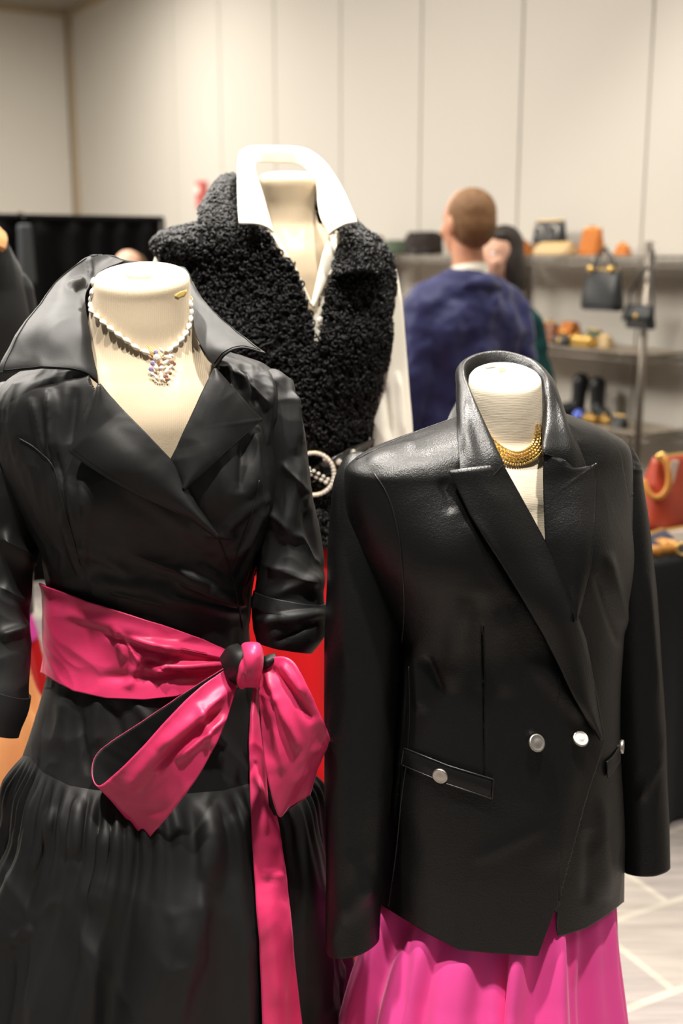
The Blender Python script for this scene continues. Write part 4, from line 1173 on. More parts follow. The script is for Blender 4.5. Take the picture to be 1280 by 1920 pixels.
V3 = [(490, 380), (645, 380), (660, 430), (652, 470), (616, 524), (603, 590), (601, 640), (597, 668), (592, 655), (584, 590), (555, 506), (505, 440)]
vest_skin = vs.mesh('vest_body', M['lamb_skin'], vest, drop=V3, dmid=D3)
vs_bvh = vs.bvh()
# rolled collar of the vest
vc = gridpatch([
  [(505, 446, 1.985), (470, 462, 1.965), (425, 482, 1.965), (388, 462, 1.99)],
  [(488, 428, 1.99), (455, 436, 1.965), (410, 440, 1.965), (378, 425, 2.00)],
  [(468, 410, 2.02), (440, 402, 1.995), (404, 398, 2.00), (378, 396, 2.04)],
  [(452, 380, 2.07), (432, 362, 2.05), (408, 356, 2.07), (388, 376, 2.12)],
  [(450, 362, 2.14), (436, 336, 2.14), (420, 336, 2.16), (404, 366, 2.20)],
  [(478, 372, 2.20), (470, 345, 2.22), (462, 345, 2.24), (456, 380, 2.26)],
  [(540, 378, 2.22), (540, 350, 2.245), (540, 352, 2.27), (540, 390, 2.28)],
  [(610, 392, 2.19), (618, 372, 2.21), (622, 385, 2.23), (630, 412, 2.24)],
  [(640, 412, 2.12), (652, 408, 2.11), (664, 418, 2.13), (676, 440, 2.16)],
  [(640, 432, 2.05), (662, 428, 2.03), (684, 442, 2.04), (702, 464, 2.08)],
  [(640, 455, 2.01), (664, 454, 1.985), (692, 466, 1.99), (712, 490, 2.03)],
  [(622, 518, 1.985), (650, 512, 1.96), (682, 508, 1.962), (712, 512, 2.00)]], 90, 40)
vcol = solid(vc.mesh('vest_collar', M['lamb_skin'], vest), .006, 0)
# front edges rolled
def curls(grid, drop, n, name, parent, dmid=None, R=.0050, seed=1):
    rng = np.random.default_rng(seed)
    V = grid.V.reshape(-1, 3); f = grid.faces(drop, dmid)
    nn = grid.normals().reshape(-1, 3)
    a, b, c, d = (V[f[:, k]] for k in range(4))
    area = .5 * (np.linalg.norm(np.cross(b - a, c - a), axis=1) + np.linalg.norm(np.cross(c - a, d - a), axis=1))
    pick = rng.choice(len(f), n, p=area / area.sum())
    u, v = rng.random((2, n))
    pos = ((a[pick] * (1 - u)[:, None] + b[pick] * u[:, None]) * (1 - v)[:, None] + (d[pick] * (1 - u)[:, None] + c[pick] * u[:, None]) * v[:, None])
    N = nn[f[pick, 0]]
    rnd = rng.normal(size=(n, 3)); T = np.cross(N, rnd); T /= np.linalg.norm(T, axis=1, keepdims=True); B = np.cross(N, T)
    m, k = 7, 4
    s_ = np.linspace(0, 1, m)
    sweep = rng.uniform(3.4, 5.8, n); rad = R * rng.uniform(.55, 1.15, n); tub = R * rng.uniform(.30, .46, n); hgt = R * rng.uniform(.5, 1.5, n)
    ang = s_[None, :] * sweep[:, None] + rng.uniform(0, 6.28, n)[:, None]
    C = (pos[:, None] + T[:, None] * (np.cos(ang) * rad[:, None])[..., None] + B[:, None] * (np.sin(ang) * rad[:, None])[..., None]
         + N[:, None] * (hgt[:, None] * np.sin(np.pi * (.15 + .7 * s_))[None] * 1.0)[..., None])
    rdir = T[:, None] * np.cos(ang)[..., None] + B[:, None] * np.sin(ang)[..., None]
    w = tub[:, None] * np.array([.35, .8, 1, 1, 1, .8, .35])[None]
    out = np.zeros((n, m, k, 3))
    for q in range(k):
        t = 2 * np.pi * q / k
        out[:, :, q] = C + (rdir * math.cos(t) + N[:, None] * math.sin(t)) * w[..., None]
    base = np.arange(n)[:, None, None] * (m * k)
    ii, qq = np.meshgrid(np.arange(m - 1), np.arange(k), indexing='ij')
    fc = np.stack([ii * k + qq, ii * k + (qq + 1) % k, (ii + 1) * k + (qq + 1) % k, (ii + 1) * k + qq], -1).reshape(1, -1, 4)
    F_ = (fc + np.arange(n)[:, None, None] * (m * k)).reshape(-1, 4)
    me = bpy.data.meshes.new(name)
    me.vertices.add(n * m * k); me.vertices.foreach_set('co', out.reshape(-1))
    me.loops.add(len(F_) * 4); me.loops.foreach_set('vertex_index', F_.reshape(-1).astype(np.int32))
    me.polygons.add(len(F_)); me.polygons.foreach_set('loop_start', np.arange(0, len(F_) * 4, 4, dtype=np.int32))
    me.update(calc_edges=True)
    me.polygons.foreach_set('use_smooth', [True] * len(F_))
    me.materials.append(M['lamb'])
    o = bpy.data.objects.new(name, me); COL.objects.link(o)
    o.parent = parent; o.matrix_parent_inverse = world_inv(parent)
    o['kind'] = 'stuff'
    return o
curls(vs, V3, 17000, 'curls', vest_skin, dmid=D3, seed=3)
curls(vc, None, 4600, 'curls', vcol, seed=4)

# belt with a round rhinestone buckle
belt = empty('waist_belt', P(590, 888, 1.95), 'black patent belt with a round rhinestone buckle on the curly vest', 'belt')
bl = vs.copy(); bl.push(.012)
bt = bl.band(line((300, 905), (560, 880), (590, 872), (625, 856), (660, 836), (720, 815)), line((300, 935), (560, 910), (590, 904), (625, 884), (668, 860), (720, 842)), 14)
solid(bt.mesh('strap', M['patent'], belt), .004, 1)
bl_bvh = bl.bvh()
cB = P(588, 888, castD(bl_bvh, 588, 888, 1.93) - .012)
mB = mpp(888, cB.y)
ring = [cB + Vector((math.cos(a) * 38 * mB, -.001, math.sin(a) * 40 * mB)) for a in np.linspace(0, 2 * np.pi, 49)[:-1]]
MB().tube(ring, .0042, 8, closed=True).build('buckle', M['old_gold'], belt)
stone_me = None
def small_stone(p, r):
    global stone_me
    if stone_me is None:
        o = MB().lathe([(.3, -.5), (1, -.1), (1, .1), (.6, .5), (.3, .55)], (0, 0, 0), 8, Matrix.Rotation(math.pi / 2, 3, 'X')).build('rhinestone', M['rhinestone'], None, smooth=False)
        stone_me = o.data
    else:
        o = bpy.data.objects.new('rhinestone', stone_me); COL.objects.link(o)
    o.location = p; o.scale = (r, r, r)
    o.parent = belt; o.matrix_parent_inverse = world_inv(belt)
for i in range(36):
    a = 2 * math.pi * i / 36
    small_stone(cB + Vector((math.cos(a) * 38 * mB, -.005, math.sin(a) * 40 * mB)), .0040)
for i in range(6):
    small_stone(cB + Vector(((-22 + 9 * i) * mB, -.004, (10 - 5.2 * i) * mB)), .004)
    small_stone(cB + Vector(((-18 + 9 * i) * mB, -.004, (16 - 5.2 * i) * mB)), .0034)
for x, y in ((634, 866), (660, 848), (612, 862)):
    p = P(x, y, castD(bl_bvh, x, y, 1.97) - .008)
    small_stone(p, .0065)
MB().tube([cB + Vector((-30 * mB, .0, 14 * mB)), cB + Vector((0, -.003, 0)), cB + Vector((30 * mB, 0, -14 * mB))], .004, 8).build('buckle_bar', M['patent'], belt)

rs = loft([sec(860, 372, 664, D3, .7), sec(980, 352, 682, D3, .74), sec(1100, 330, 700, D3, .78), sec(1300, 305, 720, D3, .82), sec(1500, 280, 745, D3, .84), sec(1700, 255, 770, D3, .84), sec(1850, 240, 785, D3, .84)], 300, 120, YAW3)
th = np.linspace(0, 2 * np.pi, 300, endpoint=False)[None, :]; tt = np.linspace(0, 1, 120)[:, None]
rs.push((np.sin(14 * th + 1.5 * np.sin(3 * th)) * .014) * np.clip(tt * 2, 0, 1) - .008)
tag(rs.mesh('long_skirt', M['red']), 'red long skirt on the tall form with the curly vest', 'skirt')

# ================================================================== forms further back at the edge of the picture
D4 = 2.35
p4 = P(-60, 1000, D4)
f4 = [sec(395, -66, -56, D4, 1), sec(398, -105, -15, D4, 1), sec(404, -112, -8, D4, 1), sec(470, -112, -8, D4, 1), sec(500, -150, 30, D4, .8), sec(540, -205, 20, D4, .65, 2.2), sec(640, -205, 22, D4, .65), sec(860, -165, 30, D4, .7), sec(1000, -175, 40, D4, .72)]
form4, _, _ = dress_form('cream dress form wearing the charcoal jacket and tan skirt', f4, 0, M['jersey'], (p4.x, D4), (), 80, 90)
cj = empty('wool_jacket', (p4.x, D4, .9), 'charcoal wool jacket at the picture edge before the black drape', 'jacket')
g = loft([sec(455, -130, 10, D4, .9), sec(478, -170, 22, D4, .8), sec(500, -200, 34, D4, .7, 2.2), sec(540, -225, 46, D4, .68, 2.3), sec(600, -232, 56, D4, .68, 2.3), sec(680, -225, 60, D4, .68), sec(860, -190, 50, D4, .72), sec(1000, -200, 55, D4, .74), sec(1150, -215, 60, D4, .75)], 160, 120, 0)
g.push(.003 * crumple(g.V, 8, 5.0)); solid(g.mesh('body', M['charcoal'], cj), .003)
for st in ([(30, 512, D4 + .02, 14, 1, 0), (30, 540, D4 + .02, 32, 1, 0), (28, 640, D4 + .02, 40, 1, 0), (20, 800, D4, 40, 1, 0), (10, 1000, D4 - .04, 36, 1, 0), (5, 1120, D4 - .05, 32, 1, 0)],
           [(-190, 512, D4 + .02, 14, 1, 0), (-195, 540, D4 + .02, 32, 1, 0), (-200, 640, D4 + .02, 40, 1, 0), (-200, 800, D4, 40, 1, 0), (-195, 1000, D4 - .04, 36, 1, 0), (-190, 1120, D4 - .05, 32, 1, 0)]):
    g = cloth_tube(st, .004, 9, 2.0, nu=48, nv=70); solid(g.mesh('sleeve', M['charcoal'], cj), .003)
g = gridpatch([[(-40, 470, D4 - .12), (-15, 462, D4 - .11), (8, 470, D4 - .08)], [(-40, 450, D4 - .08), (-14, 440, D4 - .07), (12, 452, D4 - .04)], [(-35, 435, D4 + .02), (-12, 425, D4 + .03), (8, 440, D4 + .06)]], 16, 16)
tag(solid(g.mesh('neck_scarf', M['tan']), .01, 0), 'tan scarf at the neck of the charcoal jacket', 'scarf')
g = loft([sec(985, -170, 38, D4, .75), sec(1150, -185, 36, D4, .8), sec(1250, -198, 44, D4, .82), sec(1310, -208, 60, D4, .83), sec(1360, -215, 84, D4, .84), sec(1480, -235, 108, D4, .86), sec(1650, -260, 128, D4, .86), sec(1750, -270, 135, D4, .86)], 240, 90, 0)
th = np.linspace(0, 2 * np.pi, 240, endpoint=False)[None, :]; tt = np.linspace(0, 1, 90)[:, None]
g.push(np.sin(12 * th + 1.3 * np.sin(4 * th)) * .016 * np.clip(tt * 2, .1, 1))
tag(g.mesh('flared_skirt', M['tan']), 'tan flared skirt below the charcoal jacket', 'skirt')
D5 = 3.1
p5 = P(-60, 1200, D5)
g = loft([sec(760, -135, 5, D5, .7), sec(880, -120, -5, D5, .72), sec(1000, -140, 20, D5, .75), sec(1100, -160, 44, D5, .78), sec(1150, -168, 56, D5, .8), sec(1196, -178, 70, D5, .82)], 160, 60, 0)
tn = g.mesh('tunic', M['fuchsia']); solid(tn, .003); tag(tn, 'fuchsia flared tunic over the slim red skirt', 'tunic')
g = loft([sec(1000, -125, 6, D5, .78), sec(1150, -150, 50, D5, .8), sec(1200, -160, 66, D5, .82), sec(1300, -170, 86, D5, .84), sec(1450, -180, 100, D5, .84), sec(1500, -184, 105, D5, .84)], 200, 60, 0)
th = np.linspace(0, 2 * np.pi, 200, endpoint=False)[None, :]
g.push(np.sin(11 * th) * .008)
tag(g.mesh('long_skirt', M['red']), 'slim red skirt under the fuchsia tunic', 'skirt')
f5 = [sec(600, -66, -56, D5, 1), sec(602, -95, -25, D5, 1), sec(660, -95, -25, D5, 1), sec(700, -150, 25, D5, .7), sec(740, -165, 38, D5, .62, 2.2), sec(880, -118, -8, D5, .7), sec(1000, -128, 4, D5, .7)]
dress_form('cream dress form wearing the fuchsia tunic and slim red skirt', f5, 0, M['jersey'], (p5.x, D5), (), 80, 70)
# ================================================================== background: people
M['skin'] = mat('skin', srgb(214, 156, 124), .55, spec=.35, sub=.15, bumps=(('noise', 250, .2, .001),))
M['skin2'] = mat('light_skin', srgb(224, 176, 150), .55, spec=.35, sub=.15)
M['hair_brown'] = mat('short_brown_hair', srgb(116, 84, 54), .6, spec=.3, bumps=(('noise', (300, 300, 120), .6, .004),), vary=(40, .6, srgb(150, 112, 76)))
M['hair_dark'] = mat('dark_hair', srgb(38, 30, 26), .5, spec=.4, bumps=(('noise', (300, 300, 60), .6, .004),))
M['navy'] = mat('navy_suiting', srgb(44, 48, 94), .6, spec=.35, sheen=.2, sheen_rough=.4, bumps=(('noise', 500, .2, .0008),))
M['teal'] = mat('teal_knit', srgb(12, 58, 58), .8, spec=.2, bumps=(('noise', 300, .4, .001),))
M['dark_trouser'] = mat('dark_trousers', srgb(32, 34, 48), .8, spec=.2)
M['shoe'] = mat('black_shoe', srgb(20, 18, 18), .35, spec=.5)
M['eye'] = mat('eye_white', srgb(235, 230, 225), .2, spec=.6)
M['lip'] = mat('lip', srgb(176, 84, 80), .5)

def person(label, x, y, H, yaw, skin, hair, top, low, bald=0.0, female=False, collar=None, shoulders=.20, hair_long=False, hands_front=False):
    """standing figure; local +y is the way it faces; yaw turns it"""
    root = empty('person', (x, y, 0), label, 'person')
    root.rotation_euler = (0, 0, yaw)
    R = Matrix.Rotation(yaw, 3, 'Z'); O = Vector((x, y, 0))
    W = lambda p: O + R @ (Vector(p) * (H / 1.78))
    sc = H / 1.78
    def ball(mb, p, r, rot=None): mb.ball(W(p), tuple(k * sc for k in r), 14, R if rot is None else R @ rot)
    def limb(mb, pts, rr): mb.limb([W(p) for p in pts], [r * sc for r in rr], n=14)
    sh = shoulders
    # body: one continuous surface
    b = MB()
    ball(b, (0, .005, 1.675), (.076, .098, .102)); ball(b, (0, .045, 1.61), (.058, .062, .072)); ball(b, (0, .062, 1.572), (.036, .04, .03))
    ball(b, (0, .108, 1.632), (.012, .018, .022)); ball(b, (0, .102, 1.655), (.009, .012, .025))
    ball(b, (0, .098, 1.592), (.022, .012, .009))
    for s_ in (-1, 1):
        ball(b, (s_ * .079, -.004, 1.648), (.014, .024, .036)); ball(b, (s_ * .034, .083, 1.678), (.022, .014, .010)); ball(b, (s_ * .042, .075, 1.63), (.024, .024, .024))
    limb(b, [(0, -.012, 1.42), (0, -.006, 1.52), (0, .005, 1.58)], [.066, .058, .056])
    limb(b, [(0, 0, 1.36), (0, 0, 1.15), (0, 0, .98)], [.125, .115, .13])
    for s_ in (-1, 1):
        limb(b, [(s_ * .05, 0, 1.42), (s_ * (sh - .03), 0, 1.39)], [.07, .055])
        if hands_front:
            arm = [(s_ * sh, 0, 1.37), (s_ * (sh + .05), -.02, 1.10), (s_ * (sh - .04), .20, 1.02)]
        else:
            arm = [(s_ * sh, 0, 1.37), (s_ * (sh + .045), -.02, 1.10), (s_ * (sh + .055), .04, .86)]
        limb(b, arm, [.052, .040, .028])
        e, w_ = Vector(arm[1]), Vector(arm[2]); dr = (w_ - e).normalized()
        sd = Vector((0, 1, 0)) if not hands_front else Vector((1, 0, 0))
        limb(b, [w_, w_ + dr * .075], [.028, .030])
        for k, (o_, L) in enumerate(((-.026, .060), (-.009, .072), (.009, .068), (.025, .052))):
            q = w_ + dr * .085 + sd * o_
            limb(b, [q, q + dr * L * .55, q + dr * L + Vector((-s_ * .012, .01, 0))], [.0105, .0095, .008])
        q = w_ + dr * .03 + sd * .03
        limb(b, [q, q + dr * .03 + sd * .018, q + dr * .062 + sd * .022], [.012, .011, .009])
        limb(b, [(s_ * .09, 0, .95), (s_ * .10, .01, .50), (s_ * .10, -.01, .09)], [.085, .056, .038])
        limb(b, [(s_ * .10, -.03, .05), (s_ * .11, .12, .035)], [.04, .03])
    b.build('body', skin, root, remesh=.009)
    # eyes and mouth
    for s_ in (-1, 1):
        m_ = MB(); ball(m_, (s_ * .033, .088, 1.662), (.013, .010, .009)); m_.build('eye', M['eye'], root)
    m_ = MB(); ball(m_, (0, .107, 1.591), (.022, .008, .006)); m_.build('mouth', M['lip'], root)
    # hair
    h = MB()
    if bald < 1:
        ball(h, (0, -.018, 1.690), (.083, .094, .098 - .02 * bald)); 
        ball(h, (0, -.032, 1.655), (.080, .082, .088))
        for s_ in (-1, 1): ball(h, (s_ * .066, -.012, 1.668), (.018, .040, .040))
        if hair_long:
            ball(h, (0, -.058, 1.56), (.085, .055, .12)); ball(h, (.066, -.012, 1.60), (.032, .055, .11)); ball(h, (-.066, -.012, 1.60), (.032, .055, .11)); ball(h, (0, .03, 1.735), (.07, .06, .04))
        h.build('hair', hair, root, remesh=.008)
    # upper garment
    j = MB()
    limb(j, [(0, -.01, 1.40), (0, 0, 1.30), (0, 0, 1.12), (0, 0, .88)], [.115, .135, .128, .145])
    for s_ in (-1, 1):
        limb(j, [(s_ * .055, -.012, 1.425), (s_ * (sh - .02), 0, 1.385)], [.075, .070])
        limb(j, [(s_ * .10, 0, 1.30), (s_ * .105, 0, 1.12), (s_ * .10, 0, .84)], [.125, .095, .11])
        arm = [(s_ * sh, 0, 1.365), (s_ * (sh + .055), -.02, 1.10), ((s_ * (sh - .03), .19, 1.03) if hands_front else (s_ * (sh + .06), .035, .875))]
        limb(j, arm, [.072, .058, .046])
    jo = j.build('suit_jacket' if collar else 'knit_top', top, root, remesh=.011)
    tx = bpy.data.textures.new('cloth_folds', 'CLOUDS'); tx.noise_scale = .11; tx.noise_depth = 2
    dm = jo.modifiers.new('folds', 'DISPLACE'); dm.texture = tx; dm.strength = .045; dm.mid_level = .5; dm.texture_coords = 'GLOBAL'
    if collar:
        c = MB(); n = 24
        for rr, z0, z1, tl in ((.068, 1.455, 1.525, .0),):
            V = []; Fc = []
            for i in range(n):
                a = 2 * math.pi * i / n
                back = (1 - math.sin(a)) / 2
                for q_, (r_, z_) in enumerate(((rr + .012, z0 - .01), (rr, z1 - .03 + .03 * back), (rr - .006, z1 - .03 + .03 * back), (rr - .002, z0 - .01))):
                    V.append(W((r_ * math.cos(a), -.004 + r_ * .95 * math.sin(a), z_)))
            for i in range(n):
                i2 = (i + 1) % n
                for q_ in range(4): Fc.append((i * 4 + q_, i2 * 4 + q_, i2 * 4 + (q_ + 1) % 4, i * 4 + (q_ + 1) % 4))
            c.add(V, Fc)
        c.build('shirt_collar', M['white'], root)
        c = MB(); V = []; Fc = []
        for i in range(n):
            a = 2 * math.pi * (i + .5) / n
            back = (1 - math.sin(a)) / 2
            for q_, (r_, z_) in enumerate(((.120, 1.445 - .03 * (1 - back)), (.086, 1.490 * back + 1.44 * (1 - back)), (.078, 1.487 * back + 1.44 * (1 - back)), (.085, 1.43))):
                V.append(W((r_ * math.cos(a), -.010 + r_ * .95 * math.sin(a), z_)))
        for i in range(n):
            i2 = (i + 1) % n
            for q_ in range(4): Fc.append((i * 4 + q_, i2 * 4 + q_, i2 * 4 + (q_ + 1) % 4, i * 4 + (q_ + 1) % 4))
        c.add(V, Fc); c.build('jacket_collar', top, root)
    t = MB()
    limb(t, [(-.05, 0, .94), (.05, 0, .94)], [.13, .13])
    for s_ in (-1, 1): limb(t, [(s_ * .09, 0, .92), (s_ * .10, .01, .50), (s_ * .10, -.01, .10)], [.105, .085, .075])
    t.build('trousers', low, root, remesh=.014)
    for s_ in (-1, 1):
        f = MB(); limb(f, [(s_ * .10, -.05, .052), (s_ * .105, .06, .048), (s_ * .115, .16, .036)], [.050, .046, .034]); f.build('shoe', M['shoe'], root, remesh=.01)
    return root

pm = P(856, 350, 4.1)
mxx = P(874, 600, 4.1).x
person('man in a navy suit with short brown hair, seen from behind', mxx, 4.1, pm.z - .0, math.radians(30), M['skin'], M['hair_brown'], M['navy'], M['navy'], bald=.5, collar=True, shoulders=.185, hands_front=False)
pw = P(930, 424, 4.75)
person('dark-haired person in a teal top, face half hidden behind the man in navy', P(936, 600, 4.75).x, 4.75, pw.z, math.radians(130), M['skin2'], M['hair_dark'], M['teal'], M['dark_trouser'], female=True, hair_long=True, shoulders=.165)
pz = P(246, 467, 4.95)
person('person with cropped hair, only the crown showing before the black drape', P(246, 600, 4.95).x, 4.95, pz.z, math.radians(170), M['skin2'], M['hair_brown'], M['dark_trouser'], M['dark_trouser'], bald=.9)

# ================================================================== black drape on pipes
M['drape'] = mat('black_drape', srgb(10, 10, 11), .9, spec=.15, sheen=.05)
dp0 = P(0, 407, 5.2); E2 = NV.copy()
A_ = Vector((dp0.x, 5.2, 0)) - E2 * .9
LEN = .9 + .756
DZ = dp0.z
dr = empty('pipe_and_drape', A_, 'black pipe-and-drape partition in the corner', 'drape')
n = 220; rows_ = 24
V = np.zeros((rows_, n, 3))
for i in range(rows_):
    z = DZ - .01 - (DZ - .03) * i / (rows_ - 1)
    for k in range(n):
        u = LEN * k / (n - 1)
        w = .03 * math.sin(u * 46 + math.sin(u * 9) * 1.4) * (.4 + .6 * i / (rows_ - 1))
        q = A_ + E2 * u + DV * w
        V[i, k] = (q.x, q.y, z)
solid(Grid(V, False).mesh('drape_cloth', M['drape'], dr), .003)
MB().tube([A_ + Vector((0, 0, DZ)) - E2 * .02, A_ + E2 * (LEN + .01) + Vector((0, 0, DZ))], .016, 10).build('crossbar', M['drape'], dr)
for u in (0, LEN):
    b_ = A_ + E2 * u
    MB().tube([b_ + Vector((0, 0, .01)), b_ + Vector((0, 0, DZ))], .018, 10).build('upright', M['steel_dark'], dr)
    MB().box(b_ + Vector((0, 0, .006)), (.35, .35, .012)).build('base_plate', M['steel_dark'], dr, smooth=False)
# grey garment cover hanging on the drape
hp = A_ + E2 * (.9 + .085) - DV * .07
gb = MB().box(hp + Vector((0, 0, DZ - .16)), (.075, .05, .26), Matrix.Rotation(ROTW - math.pi / 2, 3, 'Z'), .8).build('hanging_strap', mat('grey_webbing', srgb(58, 62, 64), .7), None, smooth=False, bev=.012)
MB().tube([hp + Vector((0, 0, DZ - .04)), hp + Vector((0, 0, DZ + .015)), hp + DV * .07 + Vector((0, 0, DZ + .022)), hp + DV * .10 + Vector((0, 0, DZ))], .004, 6).build('hook', M['steel_dark'], gb)
tag(gb, 'grey strap hooked over the top of the black drape', 'strap')

# fire alarm on the panelled wall
M['alarm'] = mat('red_plastic', srgb(206, 96, 92), .4)
def on_wall(px, z, off=0.0):
    t = 3.0
    for _ in range(40):
        q = W0 + DV * t - NV * off; X, _y = proj((q.x, q.y, z)); 
        t += (float(X) - px) * .01
    q = W0 + DV * t - NV * off
    return Vector((q.x, q.y, z))
zA = 1.55 + .5
qa = on_wall(378, zA, .03)
for _ in range(30):
    X, Y = proj(qa); zA += (float(Y) - 366) * .003; qa = on_wall(378, zA, .03)
RW = Matrix.Rotation(ROTW, 3, 'Z')
fa = MB().box(qa, (.11, .06, .22), RW).build('fire_alarm', M['alarm'], None, smooth=False, bev=.01)
MB().box(qa - NV * .035 + Vector((0, 0, .04)), (.07, .03, .06), RW).build('strobe_lens', M['milk'], fa, smooth=False, bev=.006)
tag(fa, 'red fire alarm with a strobe on the panelled wall', 'alarm')

# ================================================================== chrome wire shelving
SH_Z = (1.535, 1.115, .765, .30)
DEP = .32
M['shade_sheet'] = mat('grey_shade_sheet', srgb(150, 138, 122), .5, spec=.3)  # for sheets added to darken the wall under the shelves
def shelf_unit(t0, t1, label):
    root = empty('wire_shelf', S0 + DV * t0, label, 'shelf', 'chrome wire shelves along the panelled wall')
    for t in (t0, t1):
        for n_ in (0, DEP):
            b_ = S0 + DV * t + NV * n_
            MB().tube([b_, b_ + Vector((0, 0, 1.60))], .0155, 10).build('post', M['chrome'], root)
    for z in SH_Z:
        rail = MB()
        c = [S0 + DV * t0, S0 + DV * t1, S0 + DV * t1 + NV * DEP, S0 + DV * t0 + NV * DEP]
        for dz in (0, -.03):
            for i in range(4): rail.tube([c[i] + Vector((0, 0, z + dz)), c[(i + 1) % 4] + Vector((0, 0, z + dz))], .004, 6)
        nz = int((t1 - t0) / .05)
        for i in range(nz):
            for n_ in (0, DEP):
                a = S0 + DV * (t0 + .05 * i) + NV * n_; b_ = S0 + DV * (t0 + .05 * (i + .5)) + NV * n_
                rail.tube([a + Vector((0, 0, z)), b_ + Vector((0, 0, z - .03))], .002, 5)
        ro = rail.build('shelf_rail', M['chrome'], root)
        deck = MB()
        nw = int((t1 - t0) / .025)
        for i in range(nw):
            a = S0 + DV * (t0 + .025 * (i + .5))
            deck.tube([a + Vector((0, 0, z + .004)), a + NV * DEP + Vector((0, 0, z + .004))], .0018, 5)
        d_ = deck.build('wire_deck', M['chrome'], ro); d_['kind'] = 'stuff'
        plan_box(MB(), t0 + .02, t1 - .02, .01, DEP - .01, z + .0055, z + .0065, S0).build('shelf_shade_sheet', M['shade_sheet'], ro, smooth=False)  # made-up sheet on the wires, there to cast shade on the wall
    return root
shelf_unit(-.24, .94, 'chrome wire shelf unit with handbags hooked on its front edge')
shelf_unit(.96, 2.16, 'chrome wire shelf unit partly hidden behind the man in navy')

def shelf_pt(px, z, n_=.14):
    t = 1.0
    for _ in range(60):
        q = S0 + DV * t + NV * n_; X, _y = proj((q.x, q.y, z)); t += (float(X) - px) * .004
        t = min(max(t, -.5), 3)
    q = S0 + DV * t + NV * n_
    return Vector((q.x, q.y, z + .0078))

def color_mat(name, rgb, rough=.45, **k): return mat(name, srgb(*rgb), rough, **k)
LBK = color_mat('black_bag_leather', (34, 36, 37), .4, bumps=(('noise', 200, .3, .002),))
LOR = color_mat('cognac_suede', (190, 112, 44), .8, bumps=(('noise', 250, .4, .002),))
LBR = color_mat('brown_leather', (120, 68, 36), .5, bumps=(('noise', 200, .3, .002),))
LGR = color_mat('dark_green_felt', (84, 98, 80), .9)
LTN = color_mat('straw_tan', (196, 170, 126), .8, bumps=(('noise', 200, .5, .003),))
LRD = color_mat('rust_leather', (186, 70, 44), .42, bumps=(('noise', 220, .3, .002),), vary=(6, .4, srgb(200, 84, 52)))
LHD = color_mat('honey_leather', (226, 160, 76), .45)
LBL = color_mat('blue_glass', (96, 120, 220), .1)
LNV = color_mat('navy_leather', (70, 74, 96), .5)

def frame(p, yaw):
    R_ = Matrix.Rotation(yaw, 3, 'Z')
    return lambda x, y, z: Vector(p) + R_ @ Vector((x, y, z)), R_

def handbag(label, p, yaw, w, h, d, m, top=.8, handle='two', hw=M['gold'], strap=None, lean=0.0, flap=False, cat='handbag', name='handbag', rings=False, group='handbags on the wire shelves', hh=None):
    root = empty(name, p, label, cat, group)
    L, R_ = frame(p, yaw)
    # soft body: rounded section that narrows upward
    nu, nv = 40, 16; V = np.zeros((nv, nu, 3))
    for i in range(nv):
        s_ = i / (nv - 1)
        k = (1 - (1 - top) * s_) * (1 - .10 * max(0, (.12 - s_) / .12)**2) 
        dd = d * (1 - .72 * s_**1.5) * (1 - .15 * max(0, (.12 - s_) / .12)**2)
        for j in range(nu):
            a = 2 * math.pi * j / nu; c, sn = math.cos(a), math.sin(a)
            x = w / 2 * k * math.copysign(abs(c)**.35, c); y = dd / 2 * math.copysign(abs(sn)**.6, sn)
            y += .012 * math.sin(x * 30 + s_ * 4) * s_ * (1 - s_)
            V[i, j] = L(x, y + lean * s_ * h, h * s_)
    V = V[::-1]
    body = Grid(V).mesh('body', m, root, cap=True)
    zt = h; yl = lean * h
    if flap:
        f = MB(); pts = []
        for i in range(9):
            s_ = i / 8
            pts.append((-d * .18 - d * .36 * s_ if i else -d * .05, zt - h * .55 * s_ + .004))
        Vv = []; Fc = []
        for i, (y, z) in enumerate(pts):
            for k in range(9):
                x = (k / 8 - .5) * w * top * (1 + .08 * i / 8)
                Vv.append(L(x, y - .004 + yl * z / h, z - .02 * abs(k / 4 - 1)**2 * (i == 8)))
        for i in range(8):
            for k in range(8): Fc.append((i * 9 + k, i * 9 + k + 1, (i + 1) * 9 + k + 1, (i + 1) * 9 + k))
        f.add(Vv, Fc); fo = solid(f.build('flap', m, root), .004, 0)
        MB().lathe([(.002, -.004), (.012, -.004), (.012, .002), (.002, .004)], L(0, -d * .6 + yl * .5, zt - h * .45), 14, R_ @ Matrix.Rotation(math.pi / 2, 3, 'X')).build('clasp', hw, fo)
    else:
        MB().box(L(0, yl, zt), (w * top * .92, .012, .010), R_).build('zip', hw, root, smooth=False, bev=.003)
    if handle in ('two', 'one'):
        H_ = hh or h * .62
        for sgn in ((-1, 1) if handle == 'two' else (0,)):
            pts = [L(math.cos(a) * w * top * .27, sgn * d * .16 + yl, zt - .02 + math.sin(a) * H_) for a in np.linspace(0, math.pi, 17)]
            ho = MB().tube(pts, .0055, 8).build('handle', m if strap is None else strap, root)
            for sx in (-1, 1):
                MB().tube([L(sx * w * top * .27 + .009 * math.cos(a), sgn * d * .16 - .004 + yl, zt - .02 + .012 * math.sin(a)) for a in np.linspace(0, 6.28, 11)[:-1]], .002, 6, closed=True).build('ring', hw, ho)
    if rings:
        for sx in (-.26, .26):
            MB().tube([L(sx * w + .033 * math.cos(a), -d * .36 + yl * .6, h * .5 + .033 * math.sin(a)) for a in np.linspace(0, 6.28, 21)[:-1]], .004, 6, closed=True).build('ring', M['silver'], root)
    return root

def strap_to(root, pts, r, m, name='strap'):
    A = catmull(np.array([tuple(p) for p in pts]), 40)
    MB().tube([Vector(a) for a in A], r, 8).build(name, m, root)

